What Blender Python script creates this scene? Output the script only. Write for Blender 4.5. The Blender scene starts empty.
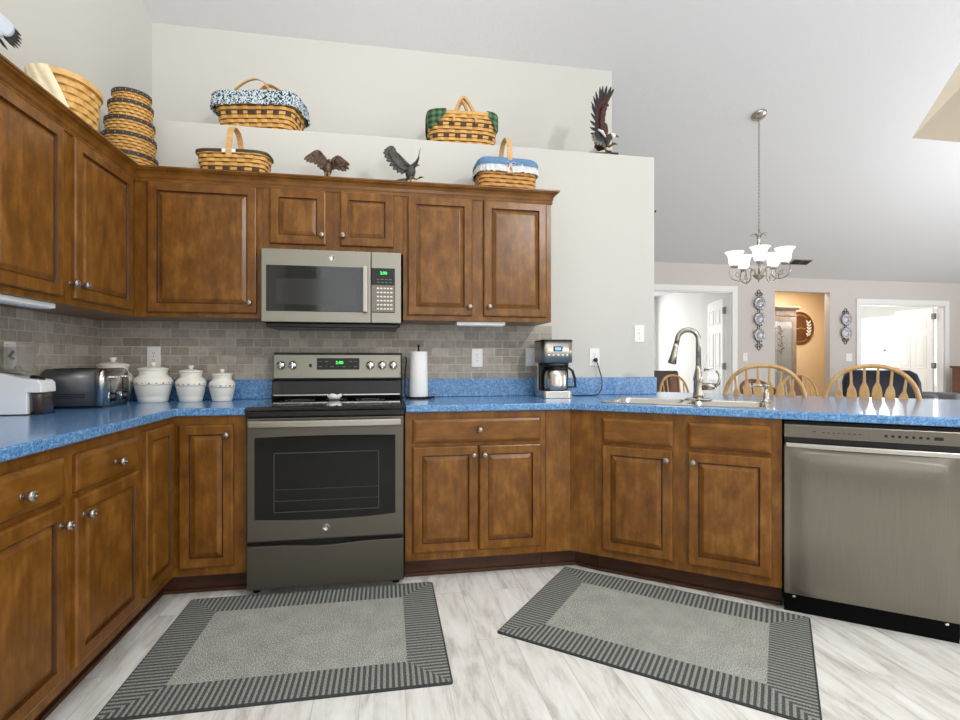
import bpy, bmesh, math, random
from mathutils import Vector, Matrix
S = bpy.context.scene
COL = S.collection
PI = math.pi
R = math.radians
random.seed(7)

# ------------------------------------------------------------------ camera, world, lights, exposure
cam_d = bpy.data.cameras.new('camera'); cam = bpy.data.objects.new('camera', cam_d); COL.objects.link(cam)
cam.location = (1.603, -3.3112, 1.1369); cam.rotation_euler = (R(90), 0, R(-10.2954))
cam_d.sensor_width = 36; cam_d.lens = 36 * 520.71 / 960; cam_d.shift_x = 0.0006; cam_d.shift_y = 0.0016
cam_d.clip_start = 0.05
S.camera = cam
w = bpy.data.worlds.new('world'); S.world = w; w.use_nodes = True
wn = w.node_tree.nodes; bg = wn['Background']
bg.inputs[0].default_value = (.95, .975, 1, 1); bg.inputs[1].default_value = 1.6   # bright overcast sky outside the windows
S.view_settings.view_transform = 'Standard'; S.view_settings.look = 'None'; S.view_settings.gamma = 1
S.view_settings.exposure = -0.06; S.view_settings.use_curve_mapping = False

def area(name, loc, rot, sx, sy, power, col=(1, 1, 1)):
    d = bpy.data.lights.new(name, 'AREA'); d.shape = 'RECTANGLE'; d.size = sx; d.size_y = sy; d.energy = power; d.color = col
    o = bpy.data.objects.new(name, d); COL.objects.link(o); o.location = loc; o.rotation_euler = [R(a) for a in rot]
    return o
# daylight through the windows of the wall behind the camera, of the right hand wall, and of the rooms beyond
area('daylight_rear_window', (2.2, -6.38, 1.9), (90, 0, 0), 3.4, 2.4, 22, (.98, .99, 1))
area('daylight_rear_patio_door', (7.2, -6.38, 1.6), (90, 0, 0), 3.4, 2.4, 70, (.97, .98, 1))
area('daylight_side_window', (11.88, -1.2, 1.5), (90, 0, 90), 3.0, 2.0, 150, (.95, .97, 1))
area('daylight_study_window', (6.0, 6.35, 1.5), (-90, 0, 0), 1.6, 1.6, 24, (1, 1, 1))
area('daylight_bedroom_window', (11.93, 5.68, 1.4), (90, 0, 90), 2.0, 1.4, 62, (.97, .985, 1))
area('bedroom_fill_light', (9.9, 4.6, 2.46), (0, 0, 0), .5, .5, 20, (1, 1, .98))  # added fill that brightens the room behind the right doorway
area('study_fill_light', (5.2, 4.6, 2.40), (0, 0, 0), .5, .5, 15, (1, 1, .98))  # added fill to lighten the open door and its room
area('alcove_area_light', (8.3, 3.95, 2.36), (0, 0, 0), .4, .4, 22, (1, .92, .80))  # unseen area light high in the alcove, no fixture modelled
# ceiling lamp behind the camera (throws the shadow of the wall cabinets on the tile) and added fill lights, some aimed up
def point(name, loc, power, r, col=(1, 1, 1)):
    d = bpy.data.lights.new(name, 'POINT'); d.energy = power; d.shadow_soft_size = r; d.color = col
    o = bpy.data.objects.new(name, d); COL.objects.link(o); o.location = loc
point('kitchen_ceiling_lamp', (3.7, -4.0, 3.0), 195, .09, (1, .98, .95))
point('hutch_fill_light', (7.91, 4.5, 1.84), 6.0, .04, (1, .97, .93))  # added point light inside the hutch to brighten its interior
area('kitchen_uplight_fill', (1.6, -2.8, 2.6), (180, 0, 0), 1.6, 1.6, 30, (.98, .99, 1))  # added upward fill, brightens the kitchen ceiling
# added spot light beside the camera, flash-like fill to brighten the ceiling over the back left corner
d_ = bpy.data.lights.new('ceiling_fill_spot', 'SPOT'); d_.energy = 230; d_.spot_size = R(62); d_.spot_blend = 1; d_.shadow_soft_size = .3
o_ = bpy.data.objects.new('ceiling_fill_spot', d_); COL.objects.link(o_); o_.location = (2.0, -3.7, 2.0)
o_.rotation_euler = (Vector((.9, .3, 4.1)) - Vector(o_.location)).to_track_quat('-Z', 'Y').to_euler()
d_ = area('kitchen_top_fill', (2.1, -2.5, 4.3), (0, 0, 0), 2.2, 2.2, 20, (.98, .99, 1)); d_.data.spread = R(115)  # added downward fill over the kitchen; the ceiling has no opening here
area('living_uplight_fill', (8.4, -.6, 1.7), (180, 0, 0), 2.4, 2.4, 62, (.98, .98, 1))  # added upward fill for the ceiling on the living side

# ------------------------------------------------------------------ mesh builder
class MB:
    def __init__(s): s.v = []; s.f = []; s.m = []; s.sm = []; s.mi = 0; s.smooth = False
    def add(s, vs, fs, smooth=None, mi=None):
        b = len(s.v); s.v += [Vector(p) for p in vs]
        for f in fs:
            s.f.append([b + i for i in f]); s.m.append(s.mi if mi is None else mi); s.sm.append(s.smooth if smooth is None else smooth)
        return s
    def box(s, x0, x1, y0, y1, z0, z1, **k):
        vs = [(x, y, z) for z in (z0, z1) for y in (y0, y1) for x in (x0, x1)]
        return s.add(vs, [(0, 2, 3, 1), (4, 5, 7, 6), (0, 1, 5, 4), (2, 6, 7, 3), (0, 4, 6, 2), (1, 3, 7, 5)], **k)
    def prism(s, poly, z0, z1, **k):
        n = len(poly); vs = [(p[0], p[1], z0) for p in poly] + [(p[0], p[1], z1) for p in poly]
        a = sum(poly[i][0] * poly[(i + 1) % n][1] - poly[(i + 1) % n][0] * poly[i][1] for i in range(n))
        if a < 0: vs = [(p[0], p[1], z0) for p in poly[::-1]] + [(p[0], p[1], z1) for p in poly[::-1]]
        return s.add(vs, [tuple(range(n))[::-1], tuple(range(n, 2 * n))] + [(i, (i + 1) % n, n + (i + 1) % n, n + i) for i in range(n)], **k)
    def loft(s, rings, cap0=True, cap1=True, closed=True, smooth=True, mi=None):
        n = len(rings[0]); vs = [p for r in rings for p in r]; fs = []
        for j in range(len(rings) - 1):
            for i in range(n if closed else n - 1):
                a, b = j * n + i, j * n + (i + 1) % n
                fs.append((a, b, b + n, a + n))
        if cap0: fs.append(tuple(range(n))[::-1])
        if cap1: fs.append(tuple((len(rings) - 1) * n + i for i in range(n)))
        return s.add(vs, fs, smooth=smooth, mi=mi)
    def lathe(s, prof, seg=24, c=(0, 0, 0), cap=True, M=None, smooth=True, mi=None):
        rings = []
        for r, z in prof:
            r = max(r, 1e-4)
            ring = [Vector((r * math.cos(2 * PI * i / seg), r * math.sin(2 * PI * i / seg), z)) for i in range(seg)]
            if M is not None: ring = [M @ p for p in ring]
            rings.append([p + Vector(c) for p in ring])
        return s.loft(rings, cap, cap, smooth=smooth, mi=mi)
    def tube(s, pts, rad, seg=10, closed=False, smooth=True, mi=None, flat=None):
        P = [Vector(p) for p in pts]; n = len(P)
        rs = rad if isinstance(rad, (list, tuple)) else [rad] * n
        rings = []; up = None
        for i in range(n):
            t = (P[(i + 1) % n] - P[i - 1]) if closed else (P[min(i + 1, n - 1)] - P[max(i - 1, 0)])
            t.normalize()
            if up is None: up = t.orthogonal().normalized()
            up = (up - t * up.dot(t)); up = up.normalized() if up.length > 1e-6 else t.orthogonal().normalized()
            sd = t.cross(up)
            rings.append([P[i] + (up * math.cos(2 * PI * k / seg) + sd * math.sin(2 * PI * k / seg)) * rs[i] for k in range(seg)])
        if closed: rings.append(rings[0]); return s.loft(rings, False, False, smooth=smooth, mi=mi)
        return s.loft(rings, smooth=smooth, mi=mi)
    def band(s, pts, wv, w, t, closed=False, smooth=False, mi=None):
        # flat strip: wv = width direction, w = width (or list), t = thickness
        P = [Vector(p) for p in pts]; wv = Vector(wv).normalized(); n = len(P); rings = []
        ws = w if isinstance(w, (list, tuple)) else [w] * n
        for i in range(n):
            d = (P[(i + 1) % n] - P[i - 1]) if closed else (P[min(i + 1, n - 1)] - P[max(i - 1, 0)])
            nn = d.cross(wv).normalized()
            rings.append([P[i] + wv * ws[i] / 2 * a + nn * t / 2 * b for a, b in ((-1, -1), (1, -1), (1, 1), (-1, 1))])
        if closed: rings.append(rings[0]); return s.loft(rings, False, False, smooth=smooth, mi=mi)
        return s.loft(rings, smooth=smooth, mi=mi)
    def sphere(s, c, r, sc=(1, 1, 1), seg=16, rg=10, M=None, mi=None):
        prof = []
        rings = []
        for j in range(rg + 1):
            a = -PI / 2 + PI * j / rg
            ring = [Vector((max(math.cos(a), 1e-3) * r * sc[0] * math.cos(2 * PI * i / seg), max(math.cos(a), 1e-3) * r * sc[1] * math.sin(2 * PI * i / seg), math.sin(a) * r * sc[2])) for i in range(seg)]
            if M is not None: ring = [M @ p for p in ring]
            rings.append([p + Vector(c) for p in ring])
        return s.loft(rings, mi=mi)
    def xf(s, M):
        s.v = [M @ p for p in s.v]; return s
    def join(s, o, M=None, mi=None):
        b = len(s.v); s.v += [(M @ p if M is not None else p.copy()) for p in o.v]
        for f, m, sm in zip(o.f, o.m, o.sm): s.f.append([b + i for i in f]); s.m.append(m if mi is None else mi); s.sm.append(sm)
        return s
    def obj(s, name, mats, parent=None, bevel=0, segs=2, fix=False, loc=None, sub=0):
        me = bpy.data.meshes.new(name); me.from_pydata([tuple(p) for p in s.v], [], s.f)
        for m in (mats if isinstance(mats, (list, tuple)) else [mats]): me.materials.append(m)
        me.polygons.foreach_set('material_index', s.m); me.polygons.foreach_set('use_smooth', s.sm); me.update()
        bm = bmesh.new(); bm.from_mesh(me)
        if fix: bmesh.ops.remove_doubles(bm, verts=bm.verts, dist=1e-5)
        bmesh.ops.recalc_face_normals(bm, faces=bm.faces); bm.to_mesh(me); bm.free()
        o = bpy.data.objects.new(name, me); COL.objects.link(o)
        if parent is not None: o.parent = parent
        if loc is not None: o.location = loc
        if bevel:
            b = o.modifiers.new('bevel', 'BEVEL'); b.width = bevel; b.segments = segs; b.limit_method = 'ANGLE'; b.angle_limit = R(40)
        if sub:
            q = o.modifiers.new('sub', 'SUBSURF'); q.levels = sub; q.render_levels = sub
        return o

def thing(name, label, cat, loc=(0, 0, 0), rz=0, group=None):
    o = bpy.data.objects.new(name, None); COL.objects.link(o); o.location = loc; o.rotation_euler = (0, 0, rz); o.empty_display_size = .1
    return tag(o, label, cat, group)
def tag(o, label, cat, group=None):
    o['label'] = label; o['category'] = cat; o['kind'] = 'thing'
    if group: o['group'] = group
    return o
def struct(o, label=None, cat='room'):
    o['kind'] = 'structure'; o['category'] = cat
    o['label'] = label or o.name.replace('_', ' ')
    return o
def copy_tree(o, parent=None):
    c = o.copy(); COL.objects.link(c)
    if parent is not None: c.parent = parent
    for ch in [q for q in bpy.data.objects if q.parent == o]: copy_tree(ch, c)
    return c
_tc = {}
def text_mb(txt, size, depth=.0006, align='CENTER'):
    """lettering as a mesh in the x-z plane, front towards -y"""
    k = (txt, size, depth)
    cu = bpy.data.curves.new('t', 'FONT'); cu.body = txt; cu.size = size; cu.align_x = align; cu.align_y = 'CENTER'; cu.extrude = depth; cu.resolution_u = 3
    o = bpy.data.objects.new('t', cu); COL.objects.link(o)
    dg = bpy.context.evaluated_depsgraph_get(); me = bpy.data.meshes.new_from_object(o.evaluated_get(dg))
    m = MB(); m.add([Matrix.Rotation(R(90), 4, 'X') @ v.co for v in me.vertices], [tuple(p.vertices) for p in me.polygons])
    bpy.data.objects.remove(o); bpy.data.curves.remove(cu); bpy.data.meshes.remove(me)
    return m

# ------------------------------------------------------------------ materials
def lin(c):
    return tuple((x / 255 / 12.92 if x / 255 <= .04045 else ((x / 255 + .055) / 1.055) ** 2.4) for x in c) + (1,)
def mat(name, rgb, rough=.5, metal=0, coat=0, spec=None, emit=0, emit_col=None, trans=0, ior=1.45, noise=None, bump=None, aniso=0, coatr=.1, alpha=1):
    m = bpy.data.materials.new(name); m.use_nodes = True; nt = m.node_tree; b = nt.nodes['Principled BSDF']
    b.inputs['Base Color'].default_value = lin(rgb); b.inputs['Roughness'].default_value = rough; b.inputs['Metallic'].default_value = metal
    b.inputs['Coat Weight'].default_value = coat; b.inputs['Coat Roughness'].default_value = coatr; b.inputs['IOR'].default_value = ior
    b.inputs['Transmission Weight'].default_value = trans; b.inputs['Alpha'].default_value = alpha
    if spec is not None: b.inputs['Specular IOR Level'].default_value = spec
    if aniso: b.inputs['Anisotropic'].default_value = aniso
    if emit: b.inputs['Emission Color'].default_value = lin(emit_col or rgb); b.inputs['Emission Strength'].default_value = emit
    if noise or bump:
        tc = nt.nodes.new('ShaderNodeTexCoord'); mp = nt.nodes.new('ShaderNodeMapping'); nt.links.new(tc.outputs['Object'], mp.inputs[0])
        sc = (noise or bump)[1]; mp.inputs['Scale'].default_value = sc if isinstance(sc, tuple) else (sc,) * 3
        nz = nt.nodes.new('ShaderNodeTexNoise'); nz.inputs['Scale'].default_value = 1; nz.inputs['Detail'].default_value = 5; nz.inputs['Roughness'].default_value = .6
        nt.links.new(mp.outputs[0], nz.inputs['Vector'])
        if noise:
            rp = nt.nodes.new('ShaderNodeValToRGB'); rp.color_ramp.elements[0].position = noise[2] if len(noise) > 2 else .35; rp.color_ramp.elements[1].position = noise[3] if len(noise) > 3 else .65
            rp.color_ramp.elements[0].color = lin(rgb); rp.color_ramp.elements[1].color = lin(noise[0])
            nt.links.new(nz.outputs['Fac'], rp.inputs[0]); nt.links.new(rp.outputs[0], b.inputs['Base Color'])
        if bump:
            bp = nt.nodes.new('ShaderNodeBump'); bp.inputs['Strength'].default_value = bump[0]; bp.inputs['Distance'].default_value = .01
            nt.links.new(nz.outputs['Fac'], bp.inputs['Height']); nt.links.new(bp.outputs[0], b.inputs['Normal'])
    return m
class NT:
    def __init__(s, m): s.nt = m.node_tree; s.b = s.nt.nodes['Principled BSDF']
    def n(s, t, **k):
        x = s.nt.nodes.new(t)
        for a, v in k.items(): setattr(x, a, v)
        return x
    def l(s, a, b): s.nt.links.new(a, b)
    def math(s, op, a, b=None, c=None):
        x = s.n('ShaderNodeMath', operation=op)
        for i, q in enumerate((a, b, c)):
            if q is None: continue
            if isinstance(q, (int, float)): x.inputs[i].default_value = q
            else: s.l(q, x.inputs[i])
        return x.outputs[0]
    def ramp(s, f, stops):
        x = s.n('ShaderNodeValToRGB'); e = x.color_ramp.elements
        while len(e) < len(stops): e.new(.5)
        for i, (p, c) in enumerate(stops): e[i].position = p; e[i].color = lin(c) if max(c) > 1 else tuple(c) + (1,)
        s.l(f, x.inputs[0]); return x.outputs[0]
    def mix(s, f, a, b, bt='MIX'):
        x = s.n('ShaderNodeMix', data_type='RGBA', blend_type=bt)
        for i, q in ((0, f), (6, a), (7, b)):
            if isinstance(q, (int, float)): x.inputs[i].default_value = q
            elif isinstance(q, tuple): x.inputs[i].default_value = lin(q)
            else: s.l(q, x.inputs[i])
        return x.outputs[2]
    def noise(s, vec, scale, detail=4, rough=.6, dist=0):
        x = s.n('ShaderNodeTexNoise'); x.inputs['Scale'].default_value = scale; x.inputs['Detail'].default_value = detail; x.inputs['Roughness'].default_value = rough; x.inputs['Distortion'].default_value = dist
        s.l(vec, x.inputs['Vector']); return x.outputs['Fac']
    def mapping(s, vec, sc=(1, 1, 1), rot=(0, 0, 0), loc=(0, 0, 0)):
        x = s.n('ShaderNodeMapping'); x.inputs['Scale'].default_value = sc; x.inputs['Rotation'].default_value = rot; x.inputs['Location'].default_value = loc
        s.l(vec, x.inputs[0]); return x.outputs[0]
    def bump(s, h, st=.3, d=.005):
        x = s.n('ShaderNodeBump'); x.inputs['Strength'].default_value = st; x.inputs['Distance'].default_value = d
        s.l(h, x.inputs['Height']); s.l(x.outputs[0], s.b.inputs['Normal'])

def wood(name, dark, midc, light, horiz=False, rough=.30, coat=.0):
    m = mat(name, midc, rough, coat=coat, coatr=.18, spec=.42); k = NT(m); tc = k.n('ShaderNodeTexCoord').outputs['Object']
    oi = k.n('ShaderNodeObjectInfo').outputs['Random']
    add = k.n('ShaderNodeVectorMath', operation='ADD'); k.l(tc, add.inputs[0]); cx = k.n('ShaderNodeCombineXYZ'); k.l(k.math('MULTIPLY', oi, 17), cx.inputs[0]); k.l(k.math('MULTIPLY', oi, 9), cx.inputs[2]); k.l(cx.outputs[0], add.inputs[1])
    v = k.mapping(add.outputs[0], (6, 30, 60) if horiz else (60, 30, 6))
    g = k.noise(v, 1, 5, .65, .3)
    blot = k.noise(k.mapping(add.outputs[0], (9, 9, 16) if horiz else (16, 9, 9)), 1, 5, .62)
    f = k.math('ADD', k.math('MULTIPLY', g, .30), k.math('MULTIPLY', blot, .70))
    k.l(k.ramp(f, [(.3, dark), (.5, midc), (.72, light)]), k.b.inputs['Base Color'])
    k.bump(g, .06, .002)
    return m
M = {}
M['wood'] = wood('stained_maple', (82, 48, 14), (114, 72, 22), (148, 101, 43))
M['wood_h'] = wood('stained_maple_rail', (84, 49, 14), (115, 73, 22), (144, 97, 40), True)
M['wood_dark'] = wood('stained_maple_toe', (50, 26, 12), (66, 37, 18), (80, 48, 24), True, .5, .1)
M['groove_shade'] = wood('maple_groove_shade', (54, 28, 10), (74, 42, 16), (92, 56, 24))  # darker copy of the maple, groove shade put into the colour
M['pewter'] = mat('pewter_knob', (158, 152, 144), .3, 1)
M['oak'] = wood('golden_oak', (176, 128, 70), (203, 158, 98), (222, 184, 128), False, .35, .3)
M['oak_dark'] = wood('brown_oak', (88, 50, 26), (112, 68, 38), (138, 90, 52), False, .4, .3)
M['white'] = mat('white_plastic', (240, 240, 238), .35)
M['black'] = mat('black_plastic', (14, 14, 15), .3)
M['toe_black'] = mat('toe_panel_black', (5, 5, 6), .6, spec=.1)
M['blackm'] = mat('black_matte', (20, 20, 21), .6)
M['slate'] = mat('slate_finish', (102, 98, 89), .36, .85)
M['slate_l'] = mat('slate_finish_microwave', (150, 147, 136), .38, .85)
M['steel'] = mat('brushed_steel', (200, 196, 190), .26, 1)
M['steel_soft'] = mat('satin_steel', (168, 163, 154), .34, 1)
M['chrome'] = mat('chrome', (225, 225, 225), .08, 1)
M['glass_black'] = mat('black_glass', (9, 9, 10), .06, coat=.5, coatr=.03)
M['glass_oven'] = mat('oven_glass', (9, 9, 10), .1, spec=.32)
M['nickel'] = mat('brushed_nickel', (176, 170, 160), .24, 1)
M['green_led'] = mat('green_led', (60, 230, 90), .4, emit=2.5)
M['blue_led'] = mat('blue_lcd', (120, 170, 235), .3, emit=.7)
M['trim_white'] = mat('white_trim_paint', (238, 237, 235), .4)
M['paint'] = mat('wall_paint', (203, 202, 195), .75, bump=(.08, 60))
M['paint_cool'] = mat('wall_paint_dining', (206, 198, 193), .75, bump=(.08, 60))
M['ceil'] = mat('ceiling_paint', (212, 212, 214), .9, bump=(.22, 38))
M['recess_shade'] = mat('recess_shade_paint', (178, 168, 150), .8, bump=(.08, 60))  # darker wall tone, the weak light in the recess put into the colour
M['paint_tan'] = mat('wall_paint_tan', (230, 206, 168), .8)
M['paint_white'] = mat('wall_paint_white', (240, 239, 236), .8)
M['ceramic'] = mat('cream_stoneware', (238, 234, 222), .35, coat=.2)
M['ceramic_band'] = mat('stoneware_band_glaze', (126, 128, 132), .3)
M['clear'] = mat('clear_plastic', (176, 168, 156), .04, trans=0, alpha=.2)
M['coffee'] = mat('smoked_plastic_bin', (70, 55, 45), .12, coat=.5)
M['paper'] = mat('paper_towel', (244, 243, 241), .9, bump=(.5, 180))
M['splint'] = mat('basket_splint', (222, 176, 100), .55, noise=((200, 150, 76), (30, 30, 30)))
M['splint_under'] = mat('basket_stake', (206, 158, 84), .6, noise=((186, 136, 66), (30, 30, 30)))
M['splint_gap'] = mat('basket_gap', (112, 72, 30), .8)
M['splint_pale'] = mat('pale_basket_splint', (226, 186, 122), .6, noise=((208, 164, 100), (30, 30, 30)))
M['splint_dark'] = mat('dark_basket_splint', (62, 54, 44), .6)
M['splint_brown'] = mat('brown_basket_splint', (200, 146, 78), .6, noise=((176, 122, 60), (30, 30, 30)))
M['handle_w'] = mat('bent_wood_handle', (214, 172, 116), .5, noise=((196, 150, 92), (20, 20, 80)))
M['cream_cloth'] = mat('cream_cotton_liner', (248, 236, 204), .9, noise=((238, 222, 184), 40))
M['navy'] = mat('navy_leather', (24, 30, 48), .38, bump=(.2, 50))
M['brown_fab'] = mat('brown_leather', (72, 60, 56), .5)
M['grey_fab'] = mat('grey_leather', (120, 120, 124), .5)
M['bronze'] = mat('bronze_figurine', (62, 46, 38), .45, .25, noise=((108, 84, 68), 70))
M['eagle_dark'] = mat('black_feather', (26, 26, 28), .5, noise=((52, 50, 52), 90))
M['eagle_brown'] = mat('maroon_feather', (82, 40, 34), .5, noise=((50, 26, 24), 80))
M['eagle_grey'] = mat('grey_feather', (84, 82, 80), .5, noise=((52, 48, 44), 80))
M['eagle_white'] = mat('white_feather', (232, 232, 230), .5)
M['eagle_sky'] = mat('pale_blue_feather', (206, 216, 226), .5)
M['beak'] = mat('yellow_beak', (128, 108, 66), .45)
M['stone'] = mat('grey_stone_base', (128, 124, 116), .7, noise=((96, 92, 86), 60))
M['shade'] = mat('frosted_glass_shade', (250, 250, 248), .4, emit=1.1, emit_col=(255, 250, 242))
M['hutch'] = wood('grey_washed_wood', (112, 100, 94), (136, 124, 117), (156, 144, 136), False, .5, .1)
M['hutch_in'] = mat('hutch_interior', (226, 220, 212), .6)
M['sign_wood'] = wood('walnut_sign_wood', (72, 44, 22), (104, 66, 36), (126, 84, 48), True, .5, .1)
M['pewter_dark'] = mat('dark_pewter', (92, 92, 94), .4, 1, noise=((176, 176, 178), 55))
M['iron'] = mat('wrought_iron', (50, 46, 44), .5, .8)
M['vent'] = mat('vent_grey', (150, 150, 150), .5)
M['led_bar'] = mat('undercabinet_light_diffuser', (214, 222, 230), .3)
M['window_glow'] = mat('window_frame_white', (240, 240, 240), .4)  # plain white paint of the frames, not emissive
M['plastic_grey'] = mat('grey_plastic', (120, 120, 118), .4)
M['linen_blue'] = mat('blue_linen', (104, 142, 178), .9, noise=((86, 122, 160), 60))
M['linen_white'] = mat('white_linen', (216, 217, 214), .9, noise=((186, 196, 206), 45, .5, .62))
# blue speckled laminate
m = mat('blue_laminate', (78, 124, 178), .24, coat=.45, coatr=.10); k = NT(m); tc = k.n('ShaderNodeTexCoord').outputs['Object']
f1 = k.noise(tc, 150, 4, .7); f2 = k.noise(tc, 60, 3, .6)
f = k.math('ADD', k.math('MULTIPLY', f1, .7), k.math('MULTIPLY', f2, .3))
k.l(k.ramp(f, [(.37, (52, 92, 138)), (.5, (86, 136, 186)), (.62, (132, 176, 216))]), k.b.inputs['Base Color']); M['laminate'] = m
# tile
def tile(name, axis):
    m = mat(name, (170, 160, 146), .5); k = NT(m); tc = k.n('ShaderNodeTexCoord').outputs['Object']
    sp = k.n('ShaderNodeSeparateXYZ'); k.l(tc, sp.inputs[0]); cb = k.n('ShaderNodeCombineXYZ'); k.l(sp.outputs[axis], cb.inputs[0]); k.l(sp.outputs[2], cb.inputs[1])
    v = k.mapping(cb.outputs[0], loc=(.03, .0176, 0))
    br = k.n('ShaderNodeTexBrick', offset=.5); k.l(v, br.inputs['Vector']); br.inputs['Scale'].default_value = 1
    br.inputs['Brick Width'].default_value = .1015; br.inputs['Row Height'].default_value = .0517; br.inputs['Mortar Size'].default_value = .0026; br.inputs['Mortar Smooth'].default_value = .3; br.inputs['Bias'].default_value = 0
    br.inputs['Color1'].default_value = lin((142, 134, 120)); br.inputs['Color2'].default_value = lin((188, 180, 166)); br.inputs['Mortar'].default_value = lin((204, 199, 190))
    nz = k.noise(tc, 28, 6, .7); nz2 = k.noise(tc, 6, 3, .6)
    c = k.mix(.35, br.outputs['Color'], k.ramp(nz, [(.3, (112, 103, 90)), (.7, (196, 188, 174))]))
    k.l(c, k.b.inputs['Base Color']); k.bump(k.math('ADD', k.math('MULTIPLY', br.outputs['Fac'], -1), k.math('MULTIPLY', nz, .25)), .5, .003); return m
M['tile_x'] = tile('travertine_tile_back', 0); M['tile_y'] = tile('travertine_tile_side', 1)
# floor planks
m = mat('whitewashed_planks', (210, 207, 200), .42); k = NT(m); tc = k.n('ShaderNodeTexCoord').outputs['Object']
rot = k.mapping(tc, rot=(0, 0, R(90)))
br = k.n('ShaderNodeTexBrick', offset=.37, offset_frequency=2); k.l(rot, br.inputs['Vector']); br.inputs['Scale'].default_value = 1
br.inputs['Brick Width'].default_value = 1.22; br.inputs['Row Height'].default_value = .152; br.inputs['Mortar Size'].default_value = .0012; br.inputs['Mortar Smooth'].default_value = .2; br.inputs['Bias'].default_value = 0
br.inputs['Color1'].default_value = (0, 0, 0, 1); br.inputs['Color2'].default_value = (1, 1, 1, 1); br.inputs['Mortar'].default_value = (.5, .5, .5, 1)
off = k.n('ShaderNodeVectorMath', operation='ADD'); k.l(tc, off.inputs[0]); cb = k.n('ShaderNodeCombineXYZ'); k.l(k.math('MULTIPLY', br.outputs['Color'], 13.7), cb.inputs[1]); k.l(k.math('MULTIPLY', br.outputs['Color'], 5.1), cb.inputs[0]); k.l(cb.outputs[0], off.inputs[1])
g = k.noise(k.mapping(off.outputs[0], (30, 3.2, 1)), 1, 6, .7, .5); bl = k.noise(k.mapping(off.outputs[0], (10, 2.6, 1)), 1, 5, .65, .8)
f = k.math('ADD', k.math('MULTIPLY', g, .42), k.math('MULTIPLY', bl, .58))
c = k.ramp(f, [(.33, (158, 154, 144)), (.42, (196, 194, 187)), (.51, (219, 218, 213)), (.63, (233, 233, 229))])
c = k.mix(k.math('MULTIPLY', br.outputs['Fac'], .55), c, (140, 133, 124))
k.l(c, k.b.inputs['Base Color']); k.bump(g, .1, .002); M['floor'] = m
# rugs
def rug_mat(name, hx, hy):
    m = mat(name, (120, 120, 118), .95, spec=.1); k = NT(m); tc = k.n('ShaderNodeTexCoord').outputs['Object']
    sp = k.n('ShaderNodeSeparateXYZ'); k.l(tc, sp.inputs[0]); ax = k.math('ABSOLUTE', sp.outputs[0]); ay = k.math('ABSOLUTE', sp.outputs[1])
    dx = k.math('SUBTRACT', hx, ax); dy = k.math('SUBTRACT', hy, ay); dm = k.math('MINIMUM', dx, dy); side = k.math('LESS_THAN', dx, dy)
    P = 2 * PI / .0205
    sx = k.math('SINE', k.math('MULTIPLY', sp.outputs[0], P)); sy = k.math('SINE', k.math('MULTIPLY', sp.outputs[1], P))
    st = k.math('ADD', k.math('MULTIPLY', sy, side), k.math('MULTIPLY', sx, k.math('SUBTRACT', 1, side)))
    nz = k.noise(tc, 230, 1, .5); nz2 = k.noise(tc, 9, 3, .6)
    dark = k.ramp(nz, [(.35, (58, 63, 63)), (.65, (98, 102, 101))]); lt = k.ramp(nz, [(.34, (116, 119, 114)), (.68, (166, 167, 160))])
    fld = k.ramp(k.math('ADD', k.math('MULTIPLY', nz, .85), k.math('MULTIPLY', nz2, .15)), [(.38, (112, 114, 108)), (.5, (154, 156, 149)), (.62, (192, 194, 186))])
    stripe = k.ramp(k.math('ADD', k.math('MULTIPLY', st, .5), .5), [(.42, (0, 0, 0)), (.6, (1, 1, 1))])
    bord = k.mix(stripe, dark, lt)
    c = k.mix(k.math('LESS_THAN', dm, .155), fld, bord)
    c = k.mix(k.math('LESS_THAN', dm, .007), c, (62, 65, 66))
    k.l(c, k.b.inputs['Base Color']); k.bump(k.math('ADD', nz, k.math('MULTIPLY', k.math('MULTIPLY', st, .5), k.math('LESS_THAN', dm, .155))), .6, .004); return m
# basket liner fabrics
def print_mat(name, base, spots, scale, thr):
    m = mat(name, base, .9); k = NT(m); tc = k.n('ShaderNodeTexCoord').outputs['Object']; nz = k.noise(tc, scale, 2, .5)
    k.l(k.ramp(nz, [(thr - .03, spots[0]), (thr + .01, base), (thr + .1, base), (thr + .14, spots[1])]), k.b.inputs['Base Color']); return m
M['floral'] = print_mat('navy_floral_cotton', (206, 218, 222), ((26, 38, 62), (44, 84, 92)), 62, .46)
m = mat('green_plaid_cotton', (60, 94, 66), .9); k = NT(m); tc = k.n('ShaderNodeTexCoord').outputs['Object']; sp = k.n('ShaderNodeSeparateXYZ'); k.l(tc, sp.inputs[0])
px = k.math('SINE', k.math('MULTIPLY', sp.outputs[0], 150)); pz = k.math('SINE', k.math('MULTIPLY', sp.outputs[2], 150))
f = k.math('ADD', k.math('MULTIPLY', k.math('ADD', px, pz), .25), .5)
k.l(k.ramp(f, [(.15, (34, 56, 44)), (.5, (60, 96, 66)), (.85, (92, 126, 90))]), k.b.inputs['Base Color']); M['plaid'] = m
# brushed door steel
m = mat('brushed_stainless', (170, 164, 155), .36, 1, aniso=.85); k = NT(m); tc = k.n('ShaderNodeTexCoord').outputs['Object']
nz = k.noise(k.mapping(tc, (900, 900, 6)), 1, 3, .6); k.bump(nz, .02, .001); k.l(k.ramp(nz, [(.3, (128, 122, 113)), (.7, (138, 132, 123))]), k.b.inputs['Base Color']); M['stainless'] = m

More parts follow.
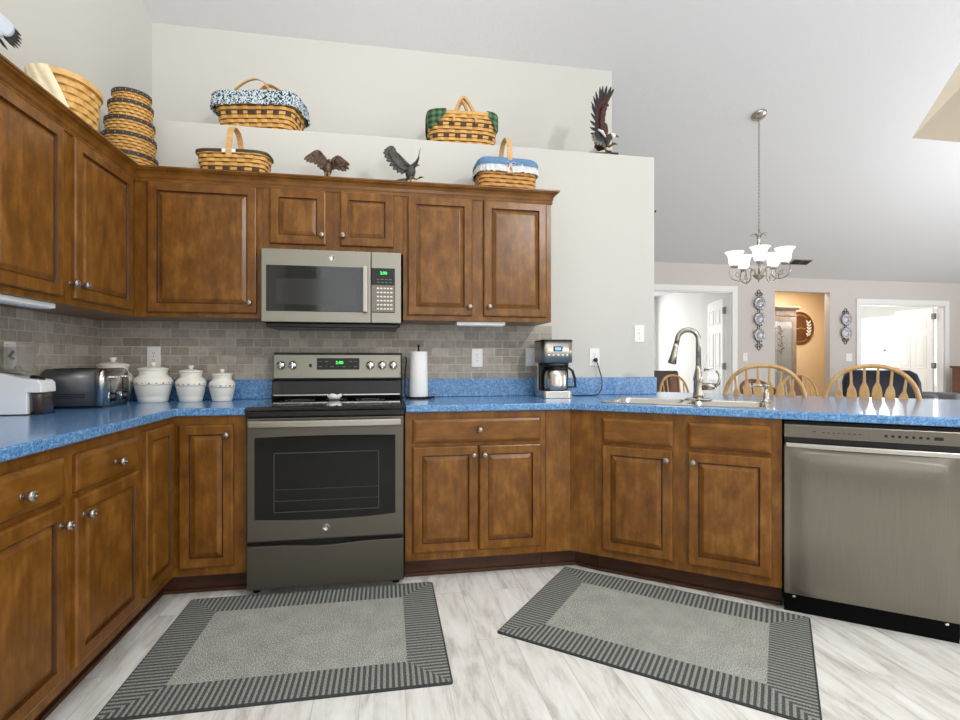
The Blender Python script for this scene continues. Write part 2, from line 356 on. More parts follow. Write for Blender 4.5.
# ------------------------------------------------------------------ room shell
XW, SHZ, SHD = 3.4306, 2.5444, .684
def ceil_z(y): return 3.509 - .3903 * (y - .684)
def wallprism(name, poly, z0, z1, mt, label): return struct(MB().prism(poly, z0, z1).obj(name, mt), label)
FZ = 0
struct(MB().box(-.2, 12.2, -6.7, 7.2, -.1, 0).obj('floor', M['floor']), 'whitewashed wood plank floor')
RF = 5.9
struct(MB().box(-.3, 12.3, -6.8, 7.3, RF, RF + .1).obj('blackout', M['paint_white']), 'roof slab above the ceilings, added to keep sky light out')  # unseen slab added to stop sky light leaking in from above
struct(MB().box(-.12, 0, -6.6, 7.1, 0, RF).obj('wall_left', M['paint']), 'left kitchen wall')
# kitchen back wall block with the plant ledge, and the recessed wall above it
struct(MB().box(0, XW, 0, SHD + .3, 0, SHZ).obj('wall_back', M['paint'], bevel=.008), 'kitchen back wall with a ledge on top')
struct(MB().box(0, XW, SHD, SHD + .3, SHZ, 5.0).obj('wall_back_upper', M['paint']), 'recessed upper wall above the ledge')
struct(MB().box(0, XW - .1, SHD + .3, 7.1, 0, 5.0).obj('wall_back_inner', M['paint']), 'solid behind the back wall')
# right / rear walls with window openings
def wall_open(name, horiz, fixed, a0, a1, z1, holes, mt, t=.12, label=None):
    # holes: list of (h0,h1,z0,z1) sorted along the wall
    m = MB()
    def bx(p, q, zz0, zz1):
        if q - p < 1e-4 or zz1 - zz0 < 1e-4: return
        if horiz: m.box(p, q, fixed, fixed + t, zz0, zz1)
        else: m.box(fixed, fixed + t, p, q, zz0, zz1)
    cur = a0
    for h0, h1, zz0, zz1 in holes:
        bx(cur, h0, 0, z1); bx(h0, h1, 0, zz0); bx(h0, h1, zz1, z1); cur = h1
    bx(cur, a1, 0, z1)
    return struct(m.obj(name, mt), label)
wall_open('wall_rear', True, -6.6, -.12, 12.1, RF, [(.5, 3.9, .7, 3.1), (5.5, 8.9, .4, 2.8)], M['paint'], label='rear wall with two large windows')
wall_open('wall_right', False, 12.0, -6.6, 7.1, RF, [(-2.7, .3, .5, 2.5), (4.65, 6.7, .65, 2.1)], M['paint'], label='right wall with a window')
Y1, Y2 = 3.27, 3.55
wall_open('wall_dining', True, Y1, XW - .1, 7.101, 2.75, [(4.55, 6.410, 0, 2.115)], M['paint_cool'], .10, 'dining room wall with the left doorway')
struct(MB().box(7.0, 7.101, Y1 + .1, 4.8, 0, 2.75).obj('wall_alcove_left', M['paint_tan']), 'left side wall of the alcove')
wall_open('wall_far', True, Y2, 7.101, 12.0, 2.75, [(7.102, 8.286, 0, 2.19), (8.831, 10.40, 0, 2.025)], M['paint_cool'], .10, 'far wall with the alcove opening and right doorway')
struct(MB().box(7.0, 9.74, 4.7, 4.8, 0, 2.75).obj('wall_alcove_back', M['paint_tan']), 'tan back wall of the alcove')
struct(MB().prism([(8.52, Y2 + .1), (8.56, Y2 + .1), (9.66, 4.70), (9.60, 4.70)], 0, 2.75).obj('wall_alcove_right', M['paint_tan']), 'right side wall of the alcove')
struct(MB().box(7.0, 9.72, Y2 + .1, 4.8, 2.4, 2.5).obj('ceiling_alcove', M['ceil']), 'alcove ceiling')
wall_open('wall_study_back', True, 6.4, XW - .1, 7.1, 2.75, [(5.2, 6.8, .7, 2.3)], M['paint_white'], .1, 'back wall of the room behind the left doorway')
struct(MB().box(7.0, 7.1, 4.8, 6.4, 0, 2.75).obj('wall_study_right', M['paint_white']), 'right wall of the room behind the left doorway')
struct(MB().box(6.95, 6.999, Y1 + .1, 4.8, 0, 2.75).obj('wall_study_side', M['paint_white']), 'side wall of the room behind the left doorway')
struct(MB().box(XW - .1, 7.05, Y1 + .1, 6.5, 2.44, 2.5).obj('ceiling_study', M['ceil']), 'ceiling of the room behind the left doorway')
struct(MB().box(7.1, 12.1, 6.9, 7.0, 0, 2.75).obj('wall_bedroom_back', M['paint_white']), 'back wall of the room behind the right doorway')
struct(MB().prism([(8.58, Y2 + .1), (8.62, Y2 + .1), (9.76, 4.82), (9.76, 6.9), (9.72, 6.9), (9.72, 4.81)], 0, 2.75).obj('wall_bedroom_left', M['paint_white']), 'left wall of the room behind the right doorway')
struct(MB().box(8.55, 12.1, Y2 + .1, 6.9, 2.502, 2.56).obj('ceiling_bedroom', M['ceil']), 'ceiling of the room behind the right doorway')
# window frames
def window(n, horiz, fixed, h0, h1, z0, z1, nx, nz, label):
    m = MB(); f = .05; t = .05
    def bx(p, q, a, b):
        if horiz: m.box(p, q, fixed, fixed + t, a, b)
        else: m.box(fixed, fixed + t, p, q, a, b)
    bx(h0, h0 + f, z0, z1); bx(h1 - f, h1, z0, z1); bx(h0 + f, h1 - f, z0, z0 + f); bx(h0 + f, h1 - f, z1 - f, z1)
    for i in range(1, nx):
        x = h0 + (h1 - h0) * i / nx; bx(x - .025, x + .025, z0 + f, z1 - f)
    for i in range(1, nz):
        z = z0 + (z1 - z0) * i / nz; bx(h0 + f, h1 - f, z - .018, z + .018)
    return struct(m.obj('window_%d' % n, M['window_glow']), label)
window(1, True, -6.57, .5, 3.9, .7, 3.1, 3, 2, 'rear window frame')
window(2, True, -6.57, 5.5, 8.9, .4, 2.8, 3, 2, 'rear patio window frame')
window(3, False, 12.03, -2.7, .3, .5, 2.5, 3, 2, 'side window frame')
window(4, True, 6.43, 5.2, 6.8, .7, 2.3, 2, 2, 'window frame of the room behind the left doorway')
window(5, False, 12.03, 4.65, 6.7, .65, 2.1, 3, 2, 'window frame seen through the right doorway')
# sloped ceiling with the recess cut into it
A = Vector((6.787, 1.037)); Bd = Vector((6.378, .287)) - A; B2 = A + Bd * 4.2
hole = [A, Vector((9.6, A.y)), Vector((9.6, B2.y)), B2]
RY = -2.6
bm = bmesh.new()
outer = [(-.1, Y2 + .1), (-.1, RY), (12.1, RY), (12.1, Y2 + .1)]
ed = []
for lp in (outer, hole):
    vs = [bm.verts.new((p[0], p[1], ceil_z(p[1]))) for p in lp]
    for i in range(len(vs)): ed.append(bm.edges.new((vs[i], vs[(i + 1) % len(vs)])))
bmesh.ops.triangle_fill(bm, use_beauty=True, edges=ed)
zr = ceil_z(RY); rv = [bm.verts.new(p) for p in ((-.1, RY, zr), (12.1, RY, zr), (12.1, -6.65, 3.5), (-.1, -6.65, 3.5))]; bm.faces.new(rv)
for f in bm.faces:
    f.normal_update()
    if f.normal.z > 0: f.normal_flip()
me = bpy.data.meshes.new('ceiling'); bm.to_mesh(me); bm.free(); me.materials.append(M['ceil'])
o = bpy.data.objects.new('ceiling', me); COL.objects.link(o); struct(o, 'white sloped ceiling')
AI = Vector((.586, 0, .555))
a3 = Vector((A.x, A.y, ceil_z(A.y))); b3 = Vector((B2.x, B2.y, ceil_z(B2.y))); c3 = Vector((9.6, A.y, ceil_z(A.y))); d3 = Vector((9.6, B2.y, ceil_z(B2.y)))
m = MB(); top = 5.85
ka = (top - a3.z) / AI.z; kb = (top - b3.z) / AI.z
ea, eb = a3 + AI * ka, b3 + AI * kb
m.add([a3, b3, eb, ea], [(0, 1, 2, 3)]); m.add([a3, ea, Vector((9.6, A.y, top)), c3], [(0, 1, 2, 3)])
m.add([c3, Vector((9.6, A.y, top)), Vector((9.6, B2.y, top)), d3], [(0, 1, 2, 3)]); m.add([d3, Vector((9.6, B2.y, top)), eb, b3], [(0, 1, 2, 3)])
m.add([ea, eb, Vector((9.6, B2.y, top)), Vector((9.6, A.y, top))], [(0, 1, 2, 3)])
struct(m.obj('ceiling_recess', M['recess_shade']), 'shade coloured recess cut into the sloped ceiling')
# door casings (trim) and open doors
def casing(n, x0, x1, z, y, label, wl=True):
    m = MB(); c = .082
    if wl: m.box(x0 - c, x0, y - .018, y, 0, z)
    m.box(x1, x1 + c, y - .018, y, 0, z); m.box(x0 - c, x1 + c, y - .018, y, z, z + c)
    m.box(x0, x0 + .015, y, y + .1, 0, z); m.box(x1 - .015, x1, y, y + .1, 0, z); m.box(x0, x1, y, y + .1, z - .015, z)
    return struct(m.obj('trim_%d' % n, M['trim_white'], bevel=.004), label)
casing(1, 4.55, 6.410, 2.115, Y1, 'white casing of the left doorway')
casing(2, 8.831, 10.40, 2.025, Y2, 'white casing of the right doorway')
def panel_rings(m, x0, x1, z0, z1, rings, groove_shade=()):
    """concentric rectangle rings (inset, y) -> raised panel; y more negative = nearer"""
    rr = [[Vector((x0 + i, y, z0 + i)), Vector((x1 - i, y, z0 + i)), Vector((x1 - i, y, z1 - i)), Vector((x0 + i, y, z1 - i))] for i, y in rings]
    m.loft(rr, True, True, smooth=False)
    if groove_shade:   # shade of the panel groove, put into its colour
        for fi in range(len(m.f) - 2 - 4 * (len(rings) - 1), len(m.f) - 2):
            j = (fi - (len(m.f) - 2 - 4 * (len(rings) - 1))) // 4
            if j in groove_shade: m.m[fi] = 1
def six_panel_door(n, hinge, ang, w, h, label):
    e = bpy.data.objects.new('door_%d' % n, None); COL.objects.link(e); e.location = (hinge[0], hinge[1], .01); e.rotation_euler = (0, 0, ang)
    struct(e, label, 'door')
    m = MB(); m.box(0, w, -.0175, .0175, 0, h)
    for sd in (-1, 1):
        for cx in (.11, w / 2 + .05):
            for z0, z1 in ((.2, .85), (1.02, 1.55), (1.68, h - .13)):
                rr = [[Vector((x, sd * y, z)) for x, z in ((cx + i, z0 + i), (cx + w / 2 - .16 - i, z0 + i), (cx + w / 2 - .16 - i, z1 - i), (cx + i, z1 - i))] for i, y in ((0, .0174), (.004, .0235), (.02, .018), (.05, .0235))]
                m.loft(rr, False, True, smooth=False)
    m.obj('panel', M['trim_white'], e)
    for z in (.25, 1.06, 1.86):
        MB().box(-.03, .02, -.022, .022, z - .045, z + .045).tube([(-.012, -.02, z - .05), (-.012, -.02, z + .05)], .008, 8).obj('hinge', M['plastic_grey'], e)
    q = MB(); q.lathe([(.012, 0), (.012, .04), (.028, .05), (.03, .065), (.02, .08)], 14, M=Matrix.Rotation(R(90), 4, 'X'), c=(w - .07, -.0175, 1.0)); q.lathe([(.012, 0), (.012, .04), (.028, .05), (.03, .065), (.02, .08)], 14, M=Matrix.Rotation(R(-90), 4, 'X'), c=(w - .07, .0175, 1.0)); q.obj('knob', M['nickel'], e)
    return e
six_panel_door(1, (6.385, Y1 + .14), R(71), .76, 2.03, 'white panelled door standing open in the left doorway')
six_panel_door(2, (10.37, Y2 + .14), R(84), .70, 2.0, 'white panelled door standing open in the right doorway')
# tile backsplash
TZ = 1.372
struct(MB().box(.008, 2.689, -.008, 0, .9, TZ).obj('trim_tile_back', M['tile_x']), 'beige travertine tile on the back wall', 'tile')
struct(MB().box(0, .008, -1.99, 0, .9, TZ).obj('trim_tile_left', M['tile_y']), 'beige travertine tile on the left wall', 'tile')
struct(MB().box(XW - .1 + .1, XW + .012, -.0, SHD, 0, .09).obj('baseboard_end', M['trim_white']), 'baseboard at the wall end')

# ------------------------------------------------------------------ cabinets
def raised(x0, x1, z0, z1, yf, t=.02, st=.046):
    m = MB()
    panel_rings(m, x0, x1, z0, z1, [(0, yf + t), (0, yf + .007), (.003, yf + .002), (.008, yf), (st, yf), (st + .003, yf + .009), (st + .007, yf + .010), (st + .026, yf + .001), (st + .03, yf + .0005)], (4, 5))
    return m
def slab(x0, x1, z0, z1, yf, t=.02):
    m = MB(); panel_rings(m, x0, x1, z0, z1, [(0, yf + t), (0, yf + .009), (.004, yf + .005), (.014, yf + .001), (.018, yf)]); return m
KP = [(.0055, 0), (.0055, .012), (.007, .015), (.0135, .019), (.016, .024), (.0155, .029), (.012, .0335), (.006, .036)]
KM = Matrix.Rotation(R(90), 4, 'X')
def knob(x, z, yf, parent):
    m = MB(); m.lathe(KP, 16, c=(x, yf, z), M=KM)
    m.lathe([(.009, 0), (.009, .002), (.007, .003)], 14, c=(x, yf, z), M=KM)
    for i in range(8):
        a = 2 * PI * i / 8; m.sphere((x + .0115 * math.cos(a), yf - .0325, z + .0115 * math.sin(a)), .0028, seg=6, rg=4)
    m.sphere((x, yf - .036, z), .004, seg=8, rg=5)
    return m.obj('knob', M['pewter'], parent)
def door(parent, x0, x1, z0, z1, yf, k=None, name='door'):
    o = raised(x0, x1, z0, z1, yf).obj(name, [M['wood'], M['groove_shade']], parent)
    if k: knob(k[0], k[1], yf, o)
    return o
def drawer(parent, x0, x1, z0, z1, yf, k=None, name='drawer'):
    o = slab(x0, x1, z0, z1, yf).obj(name, M['wood_h'], parent)
    if k: knob(k[0], k[1], yf, o)
    return o
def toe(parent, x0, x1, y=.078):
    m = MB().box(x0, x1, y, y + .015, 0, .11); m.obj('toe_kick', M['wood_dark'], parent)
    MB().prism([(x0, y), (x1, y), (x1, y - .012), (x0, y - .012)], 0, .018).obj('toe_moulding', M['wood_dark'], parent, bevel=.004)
CT0, CT1 = .876, .914
# left run: face at x = .61, local x runs along +y
t = thing('base_cabinet', 'left wall base cabinet with two drawers above two doors, under the coffee grinder', 'cabinet', (.61, -1.99, 0), R(90))
MB().box(0, 1.032, 0, .588, .108, CT0).obj('body', M['wood'], t, bevel=.001)
toe(t, 0, 1.06)
Y0 = 1.99
drawer(t, .055, -1.489 + Y0, .716, .839, -.02, (-1.655 + Y0 - .04, .769)); drawer(t, -1.424 + Y0, -1.004 + Y0, .715, .837, -.02, (-1.19 + Y0, .769))
door(t, .055, -1.492 + Y0, .152, .697, -.02, (-1.52 + Y0, .635)); door(t, -1.432 + Y0, -.992 + Y0, .152, .697, -.02, (-1.395 + Y0, .635))
# corner cabinet
t = thing('corner_base_cabinet', 'corner base cabinet left of the range with two narrow doors meeting in the corner', 'cabinet', (0, 0, 0))
MB().prism([(.02, -.02), (.94, -.02), (.94, -.61), (.61, -.61), (.61, -.956), (.02, -.956)], .108, CT0).obj('body', M['wood'], t, bevel=.001)
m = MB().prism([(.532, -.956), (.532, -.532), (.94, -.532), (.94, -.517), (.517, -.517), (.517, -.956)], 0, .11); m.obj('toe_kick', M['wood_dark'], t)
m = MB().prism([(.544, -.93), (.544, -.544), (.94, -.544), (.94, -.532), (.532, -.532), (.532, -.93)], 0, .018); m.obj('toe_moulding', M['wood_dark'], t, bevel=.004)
o = raised(.640, .884, .15, .834, -.63).obj('door', [M['wood'], M['groove_shade']], t); knob(.857, .785, -.63, o)
m = raised(-.926, -.640, .152, .846, -.63); m.xf(Matrix.Rotation(R(90), 4, 'Z')); m.obj('door', [M['wood'], M['groove_shade']], t)
# base cabinet right of range
BX = 1.706
t = thing('base_cabinet', 'base cabinet right of the range with one wide drawer over two doors', 'cabinet', (BX, -.61, 0))
MB().box(0, 2.457 - BX, 0, .59, .108, CT0).obj('body', M['wood'], t, bevel=.001); toe(t, 0, 2.457 - BX)
drawer(t, 1.745 - BX, 2.426 - BX, .716, .840, -.02, (2.09 - BX, .781))
door(t, 1.745 - BX, 2.083 - BX, .152, .698, -.02, (2.058 - BX, .651)); door(t, 2.09 - BX, 2.426 - BX, .152, .698, -.02, (2.116 - BX, .651))
# peninsula frame
PA = R(51.3442); D = Vector((math.sin(PA), -math.cos(PA), 0)); N = Vector((-math.cos(PA), -math.sin(PA), 0)); P0 = Vector((2.5857, -.635, 0)); PRZ = PA - PI / 2
def PN(s, n, z=0): return P0 + D * s + N * n + Vector((0, 0, z))
def pxy(s, n): p = PN(s, n); return (p.x, p.y)
t = thing('corner_filler_cabinet', 'plain wooden corner panels joining the back run to the sink cabinet', 'cabinet', (0, 0, 0))
cn = (2.595, -.61)
MB().prism([(2.459, -.61), cn, pxy(.128, -.025), pxy(.128, -.55), (2.9, -.03), (2.459, -.03)], .108, CT0).obj('body', M['wood'], t, bevel=.001)
tk = (2.654, -.532)
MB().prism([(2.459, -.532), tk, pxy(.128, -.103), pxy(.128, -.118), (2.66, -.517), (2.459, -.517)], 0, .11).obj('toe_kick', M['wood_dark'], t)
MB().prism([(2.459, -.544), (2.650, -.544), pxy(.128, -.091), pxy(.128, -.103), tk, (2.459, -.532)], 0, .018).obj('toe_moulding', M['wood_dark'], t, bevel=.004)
t = thing('sink_base_cabinet', 'sink cabinet with two false drawer fronts over two doors, left of the dishwasher', 'cabinet', PN(.13, -.025), PRZ)
MB().box(0, .860, .0, .018, .108, CT0).box(0, .018, .018, .60, .108, CT0).box(.842, .860, .018, .60, .108, CT0).box(.018, .842, .585, .60, .108, CT0).box(.018, .842, .018, .585, .108, .125).obj('body', M['wood'], t)
toe(t, 0, .860)
drawer(t, .041, .392, .716, .842, -.02, name='false_drawer'); drawer(t, .463, .819, .716, .842, -.02, name='false_drawer')
door(t, .041, .392, .150, .698, -.02, (.366, .650)); door(t, .463, .819, .150, .698, -.02, (.487, .650))
# pony wall under the peninsula bar, and end cabinet out past the dishwasher
struct(MB().prism([pxy(.3, -.66), pxy(2.5, -.66), pxy(2.5, -.92), pxy(.3, -.92)], 0, CT0 - .001).obj('wall_peninsula', M['paint_cool']), 'low wall under the bar counter')
t = thing('end_cabinet', 'wooden end panel right of the dishwasher under the peninsula counter', 'cabinet', PN(1.625, -.025), PRZ)
MB().box(0, .85, 0, .6, .108, CT0).obj('body', M['wood'], t); toe(t, 0, .85)

# uppers
UZ0, UZ1, UF = 1.371, 2.094, -.333
def upper(name, label, loc, rz, w, z0, z1, doors, d=.325):
    t = thing(name, label, 'cabinet', loc, rz)
    MB().box(0, w, 0, d, z0, z1).obj('body', M['wood'], t, bevel=.001)
    for (x0, x1, za, zb, k) in doors: door(t, x0, x1, za, zb, -.02, k)
    return t
upper('wall_cabinet', 'wall cabinet on the left wall with two tall doors', (.323, -1.43, 0), R(90), 1.43 - .335, UZ0, UZ1, [(.045, -.965 + 1.43, 1.397, 2.07, (-.93 + 1.43, 1.455)), (-.885 + 1.43, -.388 + 1.43, 1.399, 2.07, (-.85 + 1.43, 1.458))], .318)
t = upper('wall_cabinet', 'single door wall cabinet in the corner, left of the microwave', (.323, UF, 0), 0, .952 - .323 - .001, UZ0, UZ1, [(.068, .603, 1.395, 2.074, (.571, 1.449))])
MB().box(-.318, -.002, .002, .325, UZ0, UZ1).obj('blind_corner', M['wood'], t)
upper('wall_cabinet', 'short two door wall cabinet above the microwave', (.952, UF, 0), 0, .752, 1.742, UZ1, [(.040, .333, 1.775, 2.073, (.313, 1.826)), (.408, .700, 1.776, 2.076, (.424, 1.827))])
upper('wall_cabinet', 'two door wall cabinet right of the microwave, above the paper towels', (1.705, UF, 0), 0, 2.578 - 1.705, UZ0, UZ1, [(.026, .395, 1.400, 2.074, (.377, 1.451)), (.461, .841, 1.398, 2.072, (.492, 1.453))])
# crown moulding swept with mitres
def sweep_plan(path, prof):
    n = len(path); P = [Vector(p) for p in path]; rings = []
    for i in range(n):
        def nrm(a, b): d = (b - a).normalized(); return Vector((d.y, -d.x))
        if i == 0: o_ = nrm(P[0], P[1])
        elif i == n - 1: o_ = nrm(P[-2], P[-1])
        else:
            a, b = nrm(P[i - 1], P[i]), nrm(P[i], P[i + 1]); o_ = (a + b) / (1 + a.dot(b))
        rings.append([Vector((P[i].x + o_.x * q, P[i].y + o_.y * q, z)) for q, z in prof])
    return MB().loft(rings, True, True, smooth=False)
cp = [(-.02, 2.0945), (0.0005, 2.0945), (.0005, 2.074), (.006, 2.072), (.008, 2.080), (.006, 2.088), (.010, 2.096), (.013, 2.110), (.022, 2.124), (.034, 2.131), (.036, 2.136), (.042, 2.138), (.042, 2.146), (-.02, 2.146)]
o = sweep_plan([(.323, -1.43), (.323, UF), (2.578, UF), (2.578, -.003)], cp).obj('crown_moulding', M['wood_h']); tag(o, 'brown crown moulding running along the tops of the wall cabinets', 'moulding')
o = MB().prism([(.003, -.003), (.003, -1.43), (.302, -1.43), (.302, UF + .021), (2.556, UF + .021), (2.556, -.003)], 2.0965, 2.144).obj('cabinet_top_board', M['wood_dark']); tag(o, 'dark board capping the wall cabinets behind the crown moulding', 'board')
TOPZ = 2.1445

# ------------------------------------------------------------------ countertops
t = thing('countertop', 'blue laminate countertop on the left with canisters, toaster and grinder', 'countertop')
MB().prism([(.009, -.009), (.941, -.009), (.941, -.635), (.635, -.635), (.635, -1.99), (.009, -1.99)], CT0 + .001, CT1).obj('top', M['laminate'], t, bevel=.006)
MB().prism([(.009, -.009), (.941, -.009), (.941, -.029), (.029, -.029), (.029, -1.99), (.009, -1.99)], CT1 + .0005, 1.03).obj('backsplash', M['laminate'], t, bevel=.003)
SK = (.135, .965, -.105, -.61)   # sink s0,s1,n0,n1
t = thing('countertop', 'blue laminate peninsula countertop holding the sink and coffee maker', 'countertop')
NB = -1.30
sx = (XW + .002 - P0.x - N.x * NB) / D.x; yb = P0.y + D.y * sx + N.y * NB
outer = [(1.707, -.009), (1.707, -.635), pxy(0, 0), pxy(2.52, 0), pxy(2.56, -.04), pxy(2.56, NB + .04), pxy(2.52, NB), (XW + .002, yb), (XW + .002, -.009)]
hole = [pxy(SK[0] + .02, SK[2] - .02), pxy(SK[1] - .02, SK[2] - .02), pxy(SK[1] - .02, SK[3] + .02), pxy(SK[0] + .02, SK[3] + .02)]
bm = bmesh.new()
for z, flip in ((CT1, False), (CT0 + .001, True)):
    ed = []
    for lp in (outer, hole):
        vs = [bm.verts.new((p[0], p[1], z)) for p in lp]
        for i in range(len(vs)): ed.append(bm.edges.new((vs[i], vs[(i + 1) % len(vs)])))
    bmesh.ops.triangle_fill(bm, use_beauty=True, edges=ed)
bm.verts.ensure_lookup_table(); no, nh = len(outer), len(hole); tot = no + nh
for b, c in ((0, no), (no, nh)):
    for i in range(c):
        a1, a2 = b + i, b + (i + 1) % c; bm.faces.new((bm.verts[a1], bm.verts[a2], bm.verts[a2 + tot], bm.verts[a1 + tot]))
bmesh.ops.recalc_face_normals(bm, faces=bm.faces); me = bpy.data.meshes.new('top'); bm.to_mesh(me); bm.free(); me.materials.append(M['laminate'])
o = bpy.data.objects.new('top', me); COL.objects.link(o); o.parent = t
b = o.modifiers.new('bevel', 'BEVEL'); b.width = .006; b.segments = 2; b.limit_method = 'ANGLE'; b.angle_limit = R(40)
MB().box(1.707, XW, -.029, -.009, CT1 + .0005, 1.031).obj('backsplash', M['laminate'], t, bevel=.003)

# ------------------------------------------------------------------ sink, faucet, soap dispenser
t = thing('kitchen_sink', 'stainless steel double bowl sink set in the blue peninsula counter', 'sink', PN(0, 0, CT1), PRZ)
def rrect(x0, x1, y0, y1, r, z, seg=5):
    pts = []
    for cx, cy, a0 in ((x1 - r, y1 - r, 0), (x0 + r, y1 - r, 90), (x0 + r, y0 + r, 180), (x1 - r, y0 + r, 270)):
        for i in range(seg + 1):
            a = R(a0 + 90 * i / seg); pts.append(Vector((cx + r * math.cos(a), cy + r * math.sin(a), z)))
    return pts
yn0, yn1 = -SK[2], -SK[3]     # local +y is away from the kitchen
bowls = [(SK[0] + .035, .535, yn0 + .03, yn1 - .115), (.565, SK[1] - .035, yn0 + .03, yn1 - .115)]
bm = bmesh.new(); ed = []
for lp in [rrect(SK[0], SK[1], yn0, yn1, .035, .004)] + [rrect(*b_, .05, .004) for b_ in bowls]:
    vs = [bm.verts.new(p) for p in lp]
    for i in range(len(vs)): ed.append(bm.edges.new((vs[i], vs[(i + 1) % len(vs)])))
bmesh.ops.triangle_fill(bm, use_beauty=True, edges=ed)
for f in bm.faces:
    f.normal_update()
    if f.normal.z < 0: f.normal_flip()
me = bpy.data.meshes.new('rim'); bm.to_mesh(me); bm.free(); me.materials.append(M['steel']); o = bpy.data.objects.new('rim', me); COL.objects.link(o); o.parent = t
sk = o.modifiers.new('solid', 'SOLIDIFY'); sk.thickness = .0035; sk.offset = -1
for b_ in bowls:
    x0, x1, y0, y1 = b_
    mm = MB().loft([rrect(x0, x1, y0, y1, .05, .004), rrect(x0 + .004, x1 - .004, y0 + .004, y1 - .004, .05, -.004), rrect(x0 + .012, x1 - .012, y0 + .012, y1 - .012, .05, -.16), rrect(x0 + .04, x1 - .04, y0 + .04, y1 - .04, .05, -.185)], False, True)
    o = mm.obj('basin', M['steel'], t)
    MB().lathe([(.045, 0), (.045, .003), (.03, .003), (.02, .001)], 18, c=((x0 + x1) / 2, (y0 + y1) / 2, -.184)).obj('drain', M['chrome'], o)
t = thing('kitchen_faucet', 'tall brushed nickel gooseneck faucet with side lever behind the sink', 'faucet', PN(.592, -.508, CT1 + .004), PRZ)
m = MB(); m.loft([rrect(-.075, .075, -.03, .03, .029, 0), rrect(-.075, .075, -.03, .03, .029, .006), rrect(-.06, .06, -.024, .024, .022, .012)]); m.obj('base_plate', M['nickel'], t)
MB().lathe([(.031, .006), (.03, .03), (.026, .05), (.026, .105), (.029, .12), (.026, .14), (.019, .17), (.0155, .2)], 22).obj('body', M['nickel'], t)
# spout swings to the left of the picture
sd = Vector((-.985, -.17, 0)).normalized()
pts = [Vector((0, 0, .19)), Vector((0, 0, .33))]
rr_ = .056
for i in range(1, 13):
    a = R(172 * i / 12); pts.append(Vector((0, 0, .345)) + sd * (rr_ * (1 - math.cos(a))) + Vector((0, 0, rr_ * math.sin(a))))
pts.append(pts[-1] + Vector((0, 0, -.03)) + sd * .006)
MB().tube(pts, .0145, 14).obj('spout', M['nickel'], t)
e = pts[-1]; dv = (Vector((0, 0, -1)) + sd * .22).normalized()
mm = MB().tube([e, e + dv * .02, e + dv * .07, e + dv * .115, e + dv * .118], [.0155, .0165, .019, .0255, .022], 16); o = mm.obj('spray_head', M['nickel'], t)
MB().tube([e + dv * .118, e + dv * .121], .019, 14).obj('nozzle', M['blackm'], o)
m = MB().tube([(.02, 0, .075), (.06, 0, .078), (.085, 0, .08)], [.02, .021, .017], 14); lv = m.obj('lever_hub', M['nickel'], t)
MB().tube([(.085, 0, .08), (.105, 0, .095), (.112, 0, .125), (.106, 0, .15), (.094, 0, .167)], [.013, .009, .0075, .0065, .0075], 10).obj('lever', M['nickel'], lv)
t = thing('soap_dispenser', 'small brushed nickel soap pump at the right end of the sink', 'soap dispenser', PN(.930, -.508, CT1 + .004), PRZ)
MB().lathe([(.024, 0), (.024, .006), (.018, .012), (.015, .02), (.0155, .05), (.013, .055), (.009, .06), (.009, .08), (.014, .083), (.015, .092), (.008, .098)], 18).obj('body', M['nickel'], t)
MB().tube([(0, 0, .088), (-.03, -.006, .09), (-.062, -.012, .086), (-.07, -.014, .07)], [.007, .006, .0055, .005], 10).obj('nozzle', M['nickel'], t)

# ------------------------------------------------------------------ range
def emblem(parent, x, y, z, r):
    m = MB(); m.lathe([(r, 0), (r, .002), (r * .9, .0035), (r * .86, .002), (r * .3, .002)], 28, c=(x, y, z), M=KM); o = m.obj('emblem', M['chrome'], parent)
    q = text_mb('GE', r * .95); q.xf(Matrix.Translation((x, y - .0028, z))); q.lathe([(r * .80, 0), (r * .80, .0008), (r * .72, .0008), (r * .72, 0)], 28, c=(x, y - .002, z), M=KM, cap=False); q.obj('monogram', M['blackm'], o)
t = thing('range', 'slate grey electric range with black glass cooktop, between the base cabinets', 'range')
RX0, RX1 = .952, 1.694
MB().box(.946, 1.700, -.625, -.012, .03, .895).obj('body', M['blackm'], t)
for x in (.98, 1.66):
    for y in (-.58, -.08): MB().lathe([(.018, 0), (.018, .03)], 10, c=(x, y, 0)).obj('foot', M['black'], t)
m = MB().box(.944, 1.702, -.66, -.03, .896, .917); o = m.obj('cooktop', M['glass_black'], t, bevel=.005)
for cx, cy, rr in ((1.13, -.50, .10), (1.52, -.50, .115), (1.13, -.22, .08), (1.52, -.22, .08), (1.325, -.16, .06)):
    q = MB()
    for r_ in (rr, rr * .62): q.lathe([(r_, 0), (r_, .0004), (r_ - .002, .0004), (r_ - .002, 0)], 36, c=(cx, cy, .9172), cap=False)
    q.obj('burner_ring', M['plastic_grey'], o)
MB().box(.946, 1.700, -.655, -.62, .868, .8955).obj('front_trim', M['black'], t, bevel=.003)
